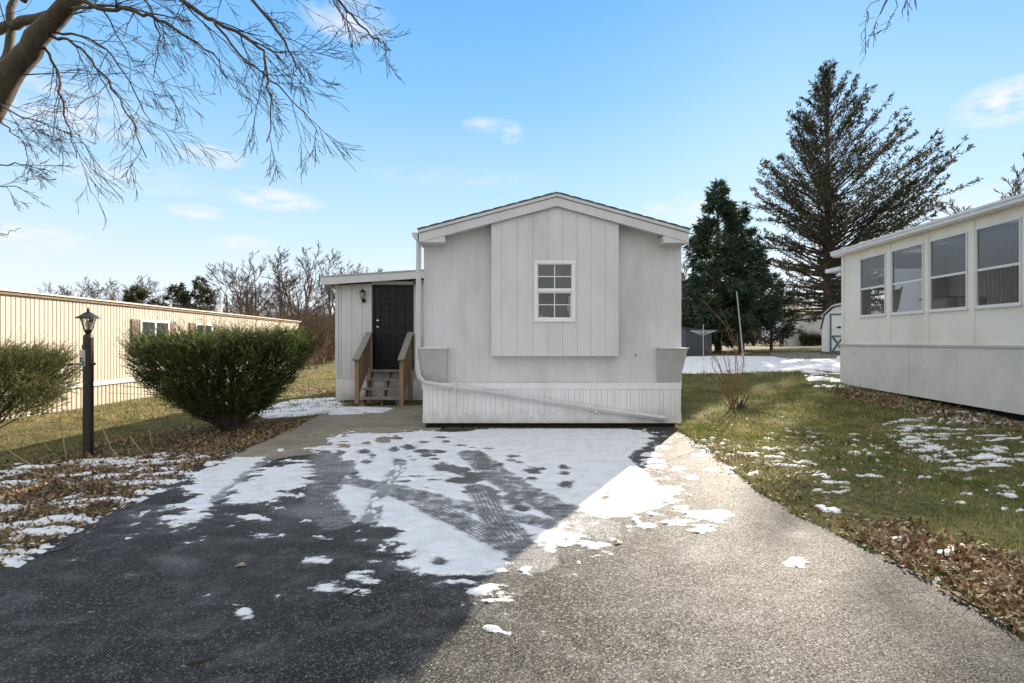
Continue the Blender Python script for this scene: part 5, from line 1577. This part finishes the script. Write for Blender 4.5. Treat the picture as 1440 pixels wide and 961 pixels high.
# big open spruce
bt = (23.4, 38, gz(23.4, 38))
def bigL(f):
    return 1.34 * float(np.interp(f, [0, .08, .2, .35, .5, .61, .68, .82, .93, 1], [2.0, 3.6, 4.6, 5.6, 6.3, 6.4, 4.9, 2.9, 1.3, .25]))
def bigE(f): return float(np.interp(f, [0, .12, .3, .5, .75, 1], [-.25, -.1, .2, .48, .72, 1.1]))
conifer('spruce_tree', bt, 21.2, 'large open spruce with ascending see-through branches behind the garden shed', 'spruce2', 8, bigL, bigE, 300, 6.0, .25, .075, .10, 0, asym=lambda a: .82 + .18 * math.cos(a), subl=.20, r0=.34, tip=True, lr=(.80, 1.06))
# dense evergreens
d1 = (8.85, 22, gz(8.85, 22))
def dL(f): return float(np.interp(f, [0, .12, .35, .6, .85, 1], [1.3, 1.75, 1.55, 1.15, .55, .12]))
conifer('spruce_tree', d1, at(0, 256, 22).z - d1[2], 'dense dark evergreen with pointed top right of the grey home', 'spruce', 18, dL, lambda f: .15 + f * .6, 200, 19, .24, .055, .06, .55, subl=.5, r0=.16)
d2 = (10.3, 23.0, gz(10.3, 23))
def dL2(f): return float(np.interp(f, [0, .12, .35, .6, .85, 1], [1.2, 1.7, 1.45, 1.1, .5, .12]))
conifer('spruce_tree', d2, at(0, 296, 23).z - d2[2], 'second dense evergreen with bare lower trunk, left of the large open spruce', 'spruce', 28, dL2, lambda f: .2 + f * .6, 170, 17, .24, .055, .16, .5, subl=.5, r0=.15)
# smaller brownish evergreen in between
d3 = (12.4, 24.5, gz(12.4, 24.5))
conifer('cedar_tree', d3, 3.6, 'short brownish evergreen between the dark evergreens and the white home', 'cedar', 38, lambda f: 1.5 * (1 - f) + .4, lambda f: .3 + f * .5, 70, 14, .20, .045, .05, .3, subl=.45, r0=.08)
d4 = (16.2, 25.8, gz(16.2, 25.8))
conifer('cedar_tree', d4, 2.2, 'small dark evergreen beside the garden shed against the white home', 'spruce', 39, lambda f: .5 * (1 - f) + .2, lambda f: .6 + f * .5, 40, 14, .16, .04, .05, .1, subl=.45, r0=.06)
# far evergreens over the left roof
for (px, Y, py, w_, lab, sd__) in ((192, 46, 407, 1.6, 'olive evergreen crown above the cream roof left of the windows', 51), (250, 44, 402, 1.3, 'dark rounded evergreen beyond the cream roof', 52),
                             (281, 45, 393, 1.15, 'pointed dark evergreen beyond the cream roof', 53)):
    x = (px - 720) / F * Y; z0 = gz(x, Y); H = at(px, py, Y).z - z0
    conifer('cedar_tree', (x, Y, z0), H, lab, 'cedar', sd__, lambda f, w_=w_: w_ * float(np.interp(f, [0, .5, .8, 1], [1.2, 1.25, .8, .15])), lambda f: .35 + f * .5, 90, 9, .40, .10, .05, .2, subl=.45, r0=.12, flen=.8)

# ---------------------------------------------------------------- yews
def yew(loc, H, rprof, ry, label, mat, seed, nsh, top_spikes, hmin=.28, tilt=0):
    rs_ = np.random.RandomState(seed); rr = random.Random(seed)
    t = thing('yew_shrub', loc, label, 'shrub')
    x, y, z = loc
    hh = np.array([p[0] for p in rprof]); rv = np.array([p[1] for p in rprof])
    # stems
    stb = MB()
    for k in range(70):
        a = rr.uniform(0, 6.283); h = rr.uniform(.35, .98); rr_ = float(np.interp(h, hh, rv)) * rr.uniform(.3, .97)
        ex, ey, ez = x + rr_ * math.cos(a), y + rr_ * math.sin(a) * ry, z + h * H
        b0 = Vector((x + rr.uniform(-.07, .07), y + rr.uniform(-.06, .06), z - .05))
        mid = b0.lerp(Vector((ex, ey, ez)), .5) + Vector((rr.gauss(0, .05), rr.gauss(0, .05), -.10 + rr.gauss(0, .04)))
        q = b0.lerp(Vector((ex, ey, ez)), .25) + Vector((rr.gauss(0, .03), 0, -.03))
        rad = rr.uniform(.010, .026)
        stb.tube([b0, q, mid, (ex, ey, ez)], [rad * 1.3, rad, rad * .65, .004], 5, cap=False)
        for j in range(5):
            s_ = mid.lerp(Vector((ex, ey, ez)), rr.uniform(0, .8)); e_ = s_ + Vector((math.cos(a) * .3 + rr.gauss(0, .2), math.sin(a) * .3 + rr.gauss(0, .2), rr.uniform(.02, .3)))
            stb.tube([s_, e_], [rad * .35, .003], 3, cap=False)
    stb.build('stems', M['bark'], t)
    # shoots
    n = nsh
    h = hmin + (1 - hmin) * rs_.uniform(0, 1, n) ** .75
    a = rs_.uniform(0, 2 * np.pi, n)
    rm = np.interp(h, hh, rv)
    lump = 1 + .26 * (vnoise(np.cos(a) * 2.2 + 5, np.sin(a) * 2.2 + h * 4, seed) - .5) * 2
    f = 1 - np.abs(rs_.normal(0, .34, n)); f = np.clip(np.abs(f), .05, 1.04)
    top = rs_.uniform(0, 1, n) < .36
    f = np.where(top, np.sqrt(rs_.uniform(0, 1, n)), f)
    h = np.where(top, .90 + .06 * rs_.normal(size=n) + .07 * (vnoise(np.cos(a) * f * 3 + 9, np.sin(a) * f * 3, seed + 3) - .5) * 2, h)
    rm = np.where(top, np.interp(.88, hh, rv), rm) * lump
    r_ = rm * f
    P = np.stack([x + r_ * np.cos(a), y + r_ * np.sin(a) * ry, z + h * H * (1 + tilt * np.cos(a) * f)], 1)
    D = unit(np.stack([np.cos(a) * f, np.sin(a) * f, .25 + .7 * h + top * .3], 1) + rs_.normal(0, .30, (n, 3)))
    kp = vnoise(P[:, 0] * 4.5 + 3, P[:, 1] * 4.5 + P[:, 2] * 5.5, seed + 9) > .22
    P, D, top = P[kp], D[kp], top[kp]; n = len(P)
    SL = rs_.uniform(.09, .27, n)
    sp = rs_.uniform(0, 1, n) < top_spikes
    SL = np.where(sp & top, SL * 1.9, SL)
    Ps, Ds, Ls = [], [], []
    m = 15
    for c in range(m):
        u = c / (m - 1)
        q = P + D * (SL * u)[:, None]
        s_ = unit(np.cross(D, rs_.normal(size=(n, 3))))
        Ps.append(q); Ds.append(D * .75 + s_ * .8); Ls.append(.05 * (1.15 - .5 * u) * np.ones(n))
    P2 = np.concatenate(Ps); D2 = np.concatenate(Ds); L2 = np.concatenate(Ls)
    V, Fc = blades(P2, D2, L2 * rs_.uniform(.8, 1.3, len(P2)), .011, rs_)
    V2, F2 = blades(P, D, SL, .010, rs_)
    V = np.concatenate([V, V2]); Fc = np.concatenate([Fc, F2 + len(P2) * 3])
    arr_mesh('foliage', V, Fc, M[mat], t)
    if top_spikes > .2:     # lighter new shoots at the clipped top, sunlight boosted into their colour
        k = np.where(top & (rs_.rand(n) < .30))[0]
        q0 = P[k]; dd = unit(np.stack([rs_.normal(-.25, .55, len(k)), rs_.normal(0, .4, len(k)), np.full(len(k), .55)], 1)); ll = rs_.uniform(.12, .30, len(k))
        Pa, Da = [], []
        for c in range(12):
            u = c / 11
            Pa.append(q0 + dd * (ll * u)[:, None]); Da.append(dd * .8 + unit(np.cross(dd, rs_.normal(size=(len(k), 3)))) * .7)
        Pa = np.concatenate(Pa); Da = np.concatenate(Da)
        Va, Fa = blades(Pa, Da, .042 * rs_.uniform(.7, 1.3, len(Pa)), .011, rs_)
        arr_mesh('sun_tinted_new_shoots', Va, Fa, M['tips'], t)
    return t
yb = gl_px(318, 608)
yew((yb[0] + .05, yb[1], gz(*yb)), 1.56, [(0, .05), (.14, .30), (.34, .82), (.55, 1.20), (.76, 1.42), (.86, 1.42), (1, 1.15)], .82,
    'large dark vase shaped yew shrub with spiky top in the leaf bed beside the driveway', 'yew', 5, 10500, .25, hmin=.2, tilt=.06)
yb2 = (-9.55, 9.0)
yew((yb2[0], yb2[1], gz(*yb2)), 1.50, [(0, .15), (.2, .7), (.4, 1.35), (.6, 1.65), (.8, 1.68), (.92, 1.4), (1, .9)], .8,
    'olive green rounded yew shrub at the left edge beside the lamp post', 'yew2', 9, 8500, .12, hmin=.26)

# ---------------------------------------------------------------- twiggy cut shrub on the right
tb_ = gl_px(1032, 577)
tz = gz(*tb_)
ts = thing('twiggy_shrub', (tb_[0], tb_[1], tz), 'bare cut back shrub with tall arching reddish stems right of the grey home', 'shrub')
rr = random.Random(31)
b = MB()
TY = tb_[1]
longs = [[(1028, 575), (1020, 540), (1006, 508), (990, 487), (977, 480)], [(1030, 575), (1022, 545), (1010, 515), (996, 492), (985, 488)], [(1033, 575), (1034, 530), (1031, 490), (1015, 455), (985, 424)],
         [(1036, 575), (1037, 530), (1033, 485), (1022, 458), (1010, 436)], [(1034, 575), (1024, 530), (1013, 495), (1010, 478)], [(1036, 575), (1040, 540), (1040, 505), (1043, 470)], [(1030, 575), (1016, 548), (998, 528), (984, 520)],
         [(1034, 575), (1029, 540), (1022, 510), (1020, 492)], [(1038, 575), (1046, 545), (1048, 520)], [(1029, 575), (1012, 556), (1000, 548)], [(1033, 575), (1028, 548), (1026, 530), (1029, 505)], [(1031, 575), (1018, 545), (1001, 515), (1000, 500)], [(1035, 575), (1044, 535), (1050, 500)]]
for L_ in longs:
    dy = rr.uniform(-.25, .25)
    pts = [at(px, py, TY) + Vector((0, dy * i / 4, 0)) for i, (px, py) in enumerate(L_)]
    pts[0].z = tz - .03
    b.tube(pts, [.009 - .006 * i / len(pts) for i in range(len(pts))], 4)
    for k in range(4):
        i = rr.randint(1, len(pts) - 2); q = pts[i].lerp(pts[i + 1], rr.random())
        b.tube([q, q + Vector((rr.gauss(0, .08), rr.gauss(0, .06), rr.uniform(.05, .22)))], [.003, .0015], 3)
b.build('long_stems', M['stem'], ts)
b = MB()
for k in range(16):
    a = rr.uniform(0, 6.28); q = Vector((tb_[0] + rr.uniform(-.10, .16), TY + rr.uniform(-.12, .12), tz - .02))
    e_ = q + Vector((rr.uniform(-.06, .18), rr.uniform(-.1, .1), rr.uniform(.12, .34)))
    b.tube([q, q.lerp(e_, .5) + Vector((.01, 0, 0)), e_], [.016, .012, .009], 5)
b.build('cut_stubs', M['bark'], ts)

# ---------------------------------------------------------------- foreground tree (trunk outside the frame, limbs overhead at left)
ft = thing('bare_tree', (-7.7, 5.4, gz(-7.7, 5.4)), 'big bare tree whose limbs and drooping twigs hang across the upper left of the photo', 'tree')
rr = random.Random(77)
tk, tw = MB(), MB()
def limb(pts, r0, r1, mb, Yv, kids=0, L=1.0, depth=2, droop=.12, sides=8, kr=.009, spread=.60):
    """pts px polyline; Yv depth start,end"""
    if r0 < .04: r0 *= .72
    kids = int(kids * .85)
    n = len(pts)
    P3 = [at(px, py, Yv[0] + (Yv[1] - Yv[0]) * i / (n - 1)) for i, (px, py) in enumerate(pts)]
    # smooth by subdividing with a little wobble
    Q = []
    for i in range(n - 1):
        for k in range(3):
            q = P3[i].lerp(P3[i + 1], k / 3)
            if k: q = q + Vector((rr.gauss(0, .010), rr.gauss(0, .02), rr.gauss(0, .010))) * (1 if r1 < .02 else .7)
            Q.append(q)
    Q.append(P3[-1])
    m = len(Q)
    rad = [r0 + (r1 - r0) * i / (m - 1) for i in range(m)]
    mb.tube(Q, rad, sides, cap=True)
    for k in range(kids):
        t = .12 + .88 * (k + rr.random()) / kids
        f = t * (m - 1); i = min(int(f), m - 2)
        q = Q[i].lerp(Q[i + 1], f - i); d = (Q[i + 1] - Q[i]).normalized()
        a = rr.uniform(0, 6.28); u = d.orthogonal().normalized(); v = d.cross(u)
        dd_ = (d + (u * math.cos(a) + v * math.sin(a)) * spread + Vector((.05, 0, -.08))).normalized()
        branchy(None, tw, q, dd_, L * rr.uniform(.5, 1.2) * (1.15 - .5 * t), max(.0035, min(kr, rad[i] * .5)), depth, rr, .5, 0, droop, 5, (3, 5), .0020, 4, .55, .085, .15)
    return Q
tb0 = Vector((-7.7, 5.4, gz(-7.7, 5.4) - .1))
tk.tube([tb0, (-7.6, 5.4, 1.2), (-6.9, 5.45, 2.6), tuple(at(-60, 215, 5.5))], [.27, .22, .16, .135], 12)
limb([(-60, 215), (0, 128), (30, 85), (62, 42), (105, -2), (170, -60), (260, -130), (380, -190)], .135, .035, tk, (5.5, 5.0), 6, 1.0)
limb([(2, 120), (10, 80), (16, 45), (20, 0), (25, -80)], .045, .03, tk, (5.5, 5.8), 3, .9)
limb([(-40, 60), (0, 42), (30, 30), (62, 24), (105, 2)], .05, .045, tk, (5.9, 5.2), 4, .7)
limb([(30, 0), (48, -20), (60, -80)], .045, .03, tk, (5.6, 5.8))
limb([(110, -2), (150, 14), (190, 16), (225, 30), (262, 52), (300, 75), (318, 110)], .03, .004, tk, (5.1, 4.4), 11, .75)
limb([(100, 12), (135, 8), (180, 10), (230, 22), (268, 30)], .022, .004, tk, (5.2, 4.8), 8, .7)
limb([(200, -75), (240, -20), (262, 5), (300, 28), (350, 56), (372, 72), (376, 105), (382, 135), (375, 200)], .035, .004, tk, (5.0, 4.2), 12, .75)
limb([(350, 56), (378, 70), (402, 72), (420, 80)], .012, .003, tk, (4.6, 4.3), 6, .5)
limb([(300, 28), (325, 62), (345, 88), (372, 104), (402, 132), (430, 160), (448, 190)], .016, .003, tk, (4.7, 4.2), 9, .6)
limb([(62, 55), (72, 85), (85, 120), (90, 155), (100, 185), (108, 222)], .022, .004, tk, (5.4, 4.9), 10, .75)
limb([(70, 50), (95, 55), (120, 75), (145, 105), (170, 140), (190, 175), (206, 222)], .022, .004, tk, (5.3, 4.7), 12, .75)
limb([(75, 45), (110, 50), (150, 70), (172, 100), (200, 150), (218, 180)], .018, .003, tk, (5.3, 4.6), 10, .75)
limb([(250, -90), (300, -60), (350, -5), (380, 30), (402, 60), (415, 90), (425, 105)], .028, .004, tk, (4.9, 4.3), 10, .7)
limb([(300, -150), (400, -90), (455, -30), (480, 5), (505, 35), (530, 55), (545, 72)], .026, .003, tk, (4.8, 4.1), 10, .55)
limb([(380, -110), (440, -50), (466, -5), (488, 30), (495, 55)], .018, .003, tk, (4.7, 4.1), 7, .45)
limb([(-20, 240), (0, 232), (30, 232), (47, 230)], .012, .003, tk, (5.3, 4.9), 5, .5)
limb([(-30, 265), (0, 262), (20, 262), (40, 270)], .010, .003, tk, (5.3, 4.9), 4, .4)
limb([(-10, 130), (5, 150), (30, 165), (60, 172), (75, 180)], .016, .003, tk, (5.5, 4.9), 9, .7)
limb([(-30, 330), (0, 328), (15, 324), (30, 322)], .006, .002, tk, (5.3, 5.0), 2, .3)
limb([(-10, 150), (4, 175), (20, 190), (35, 200)], .014, .003, tk, (5.6, 5.2), 8, .5)
limb([(150, -40), (190, -20), (215, 20), (222, 60), (216, 110)], .018, .003, tk, (5.0, 4.6), 9, .7)
tk.build('trunk', M['bark'], ft, smooth=True); tw.build('twigs', M['twig'], ft)
# tree outside the frame at right whose twig tips show at the top
f2 = thing('bare_tree', (6.6, 3.6, gz(6.6, 3.6)), 'bare tree outside the frame whose twig tips hang at the top right of the sky', 'tree')
tk, tw = MB(), MB()
tk.tube([(6.6, 3.6, 0), (6.5, 3.6, 2.5), (6.1, 3.7, 4.6), (5.6, 3.9, 6.2)], [.16, .13, .09, .05], 9)
limb([(1850, -420), (1600, -260), (1400, -140), (1300, -60), (1255, -10), (1238, 20)], .04, .004, tk, (3.9, 4.2), 5, .35, 2, 1.0)
limb([(1400, -140), (1370, -60), (1366, 0)], .01, .003, tk, (4.1, 4.2), 2, .2, 1)
limb([(1255, -10), (1225, 5), (1218, 30), (1212, 58)], .004, .002, tk, (4.2, 4.2), 3, .22, 1)
limb([(1258, -8), (1262, 10), (1250, 30), (1243, 48)], .004, .002, tk, (4.2, 4.2), 3, .2, 1)
tk.build('trunk', M['bark'], f2); tw.build('twigs', M['twig'], f2)

# ---------------------------------------------------------------- dry stalks in the left verge
ST = [([(83, 586), (88, 612), (94, 650)], .010, 'thick dry stalk standing upright left of the lamp post'), ([(54, 614), (66, 628), (80, 646)], .005, 'thin dry stalk leaning left below the olive shrub'),
      ([(11, 633), (34, 648), (60, 667)], .006, 'long pale stalk leaning far left in the verge'), ([(30, 661), (55, 667), (82, 675)], .006, 'pale stalk lying low at the left verge'),
      ([(80, 652), (115, 654), (150, 659)], .007, 'pale stalk lying across the foot of the lamp post'), ([(145, 604), (156, 630), (169, 650)], .007, 'curved dry stalk right of the lamp post'),
      ([(183, 614), (195, 630), (207, 646)], .006, 'straight dry stalk leaning between lamp post and yew'), ([(210, 605), (212, 618), (215, 634)], .006, 'short upright dry stalk nearest the yew'),
      ([(-8, 631), (10, 627), (36, 621)], .006, 'pale stalk entering at the left edge of the lawn'), ([(123, 636), (130, 644), (136, 656)], .005, 'short broken stalk at the base of the lamp post'),
      ([(262, 580), (264, 600), (266, 618)], .006, 'dry stalk standing in the leaves under the yew')]
for pts, r_, lab in ST:
    gx, gy = gl_px(*max(pts, key=lambda p: p[1]))
    P3 = [at(px, py, gy) for px, py in pts]
    for p in P3: p.z = max(p.z, gz(p.x, p.y) + .02)
    o = MB().tube(P3, [r_, r_ * .85, r_ * .6], 5).build('dry_stalk', M['straw']); tag(o, lab, 'stalk', 'dry stalks in the left verge')

# twigs on the drive
for pts, lab in (([(478, 846), (500, 835), (522, 826)], 'dark twig lying on the shaded asphalt beside snow crumbs'), ([(262, 938), (285, 933), (305, 928)], 'dark twig lying on the asphalt near the bottom left'),
                 ([(1052, 680), (1058, 668), (1064, 664)], 'bent twig at the right edge of the driveway'), ([(60, 782), (85, 776), (108, 766)], 'twig lying along the leafy left driveway edge')):
    P3 = [Vector((*G(px, py), .012)) for px, py in pts]
    b = MB(); b.tube(P3, [.004, .006, .003], 5)
    q = P3[1]; b.tube([q, q + Vector((.05, .05, .01))], [.003, .002], 4)
    o = b.build('fallen_twig', M['twig']); tag(o, lab, 'twig', 'fallen twigs')

# ================================================================ GRASS AND LEAVES
rs = np.random.RandomState(42)
LEAF_BEDS = [[gl_px(*p) for p in q] for q in (
    [(-60, 830), (-60, 700), (60, 670), (200, 640), (290, 600), (330, 600), (420, 590), (440, 592), (360, 632), (290, 655), (210, 695), (100, 765)],
    [(1240, 760), (1300, 775), (1440, 800), (1560, 900), (1440, 900), (1330, 832)])]
def grass(n, x0, x1, y0, y1, h, w_, name, label, mat='grass'):
    X = rs.uniform(x0, x1, n); Y = y0 + (y1 - y0) * rs.uniform(0, 1, n) ** 1.25
    k = (paved_sd(X, Y) < -.03) & ~any_snow(X, Y)
    k &= ~((X > -1.5) & (X < 2.86) & (Y > 8.5))
    k &= ~((X > -4.35) & (X < -1.4) & (Y > 12.4))
    k &= X < QX(Y) + .1
    k &= X > LX(Y)
    for lz in LEAF_BEDS: k &= ~((poly_sd(lz, X, Y) + fbm(X, Y, 2, 3, 207) * .6 > 0) & (rs.rand(len(X)) < .60))
    pn = fbm(X, Y, .9, 4, 201); k &= rs.uniform(-.5, .5, n) < pn * 1.4 + .28
    X, Y = X[k], Y[k]; n = len(X)
    P = np.stack([X, Y, ground_z(X, Y) + .0], 1)
    D = np.stack([rs.normal(0, .45, n), rs.normal(0, .45, n), np.ones(n)], 1)
    hh = h * rs.uniform(.5, 1.5, n) * (1 + 1.2 * np.clip(fbm(X, Y, 1.7, 3, 210), 0, 1))
    V, Fc = blades(P, D, hh, w_ * rs.uniform(.6, 1.3, n), rs)
    o_ = arr_mesh(name, V, Fc, M[mat]); return tag(o_, label, 'grass', kind='stuff')
grass(190000, 2.3, 9.0, 2.3, 9, .045, .008, 'grass', 'short winter grass on the near right lawn')
grass(90000, 2.3, 9.6, 7.5, 15.6, .055, .012, 'grass', 'patchy winter grass between the grey home and the sunroom')
grass(70000, 4, 34, 14, 46, .08, .03, 'grass', 'winter grass in the back yard behind the snow strip')
grass(120000, -11.5, -3.1, 3.2, 13, .045, .010, 'grass', 'winter grass around the lamp post', 'drygrass')
grass(45000, -17, -3.5, 11, 40, .08, .03, 'grass', 'sunlit winter grass along the cream home', 'drygrass')

def leaves(n, poly, name, label, size=.055, lift=.03, edge=.25):
    P_ = np.array([gl_px(*p) for p in poly]); x0, y0 = P_.min(0); x1, y1 = P_.max(0)
    X = rs.uniform(x0, x1, n * 4); Y = rs.uniform(y0, y1, n * 4)
    sd_ = poly_sd(P_, X, Y)
    k = (sd_ + rs.normal(0, edge, len(X)) > 0) & (paved_sd(X, Y) < .05 + rs.uniform(-.1, .08, len(X))) & (rs.uniform(-.6, .4, len(X)) < fbm(X, Y, 2.2, 4, 301) * 1.6) & ~(any_snow(X, Y) & (rs.rand(len(X)) < .85))
    k &= ~((X > -1.5) & (X < 2.86) & (Y > 8.5))
    X, Y = X[k][:n], Y[k][:n]; n = len(X)
    P = np.stack([X, Y, ground_z(X, Y) + rs.uniform(.005, lift, n)], 1)
    D = np.stack([rs.normal(0, 1, n), rs.normal(0, 1, n), rs.normal(.15, .35, n)], 1)
    V, Fc = blades(P, D, size * rs.uniform(.6, 1.5, n), size * .6 * rs.uniform(.6, 1.3, n), rs, 'quad')
    V = V.reshape(-1, 4, 3); V[:, 2, 2] += size * rs.uniform(-.1, .5, n); V[:, :, 2] = np.maximum(V[:, :, 2], (P[:, 2] - .004)[:, None]); V = V.reshape(-1, 3)
    o_ = arr_mesh(name, V, Fc, M['leaf']); return tag(o_, label, 'leaves', kind='stuff')
leaves(9000, [(-60, 830), (-60, 700), (60, 670), (200, 640), (290, 600), (330, 600), (420, 590), (440, 592), (360, 632), (290, 655), (210, 695), (100, 765)], 'fallen_leaves', 'brown fallen leaves piled along the left driveway edge and under the yew', size=.045)
leaves(2500, [(-60, 700), (60, 640), (240, 600), (330, 595), (280, 650), (100, 720)], 'fallen_leaves', 'scattered leaves on the left lawn', edge=.5)
leaves(3000, [(1190, 735), (1260, 740), (1340, 765), (1440, 790), (1560, 900), (1440, 900), (1330, 832), (1200, 760)], 'fallen_leaves', 'brown fallen leaves along the near right driveway edge', size=.044)
leaves(1500, [(962, 600), (1000, 608), (1100, 650), (1160, 690), (1190, 740), (1100, 715), (1010, 650)], 'fallen_leaves', 'dark damp leaves on the bare edge right of the driveway', size=.038)
leaves(2500, [(1185, 545), (1440, 590), (1440, 620), (1300, 590), (1180, 560)], 'fallen_leaves', 'leaves gathered along the right house skirt', size=.07)
leaves(1400, [(950, 590), (1100, 560), (1440, 640), (1300, 700), (1100, 650)], 'fallen_leaves', 'thinly scattered leaves on the right lawn', size=.05, edge=.5)
leaves(700, [(440, 560), (475, 560), (475, 545), (420, 545)], 'fallen_leaves', 'reddish litter by the entry corner', size=.07)

# single leaves lying on the asphalt
for (px, py, lab) in ((868, 765, 'dark curled leaf alone on the sunlit asphalt'), (338, 798, 'tan leaf alone on the shaded asphalt')):
    gx, gy = G(px, py)
    b = MB(); b.add([(gx - .04, gy, .006), (gx, gy - .022, .02), (gx + .045, gy + .005, .008), (gx, gy + .025, .024), (gx - .015, gy - .02, .012), (gx + .02, gy + .022, .016)], [(0, 4, 1, 3), (1, 2, 5, 3)])
    o = b.build('fallen_leaf', M['leaf']); tag(o, lab, 'leaf')
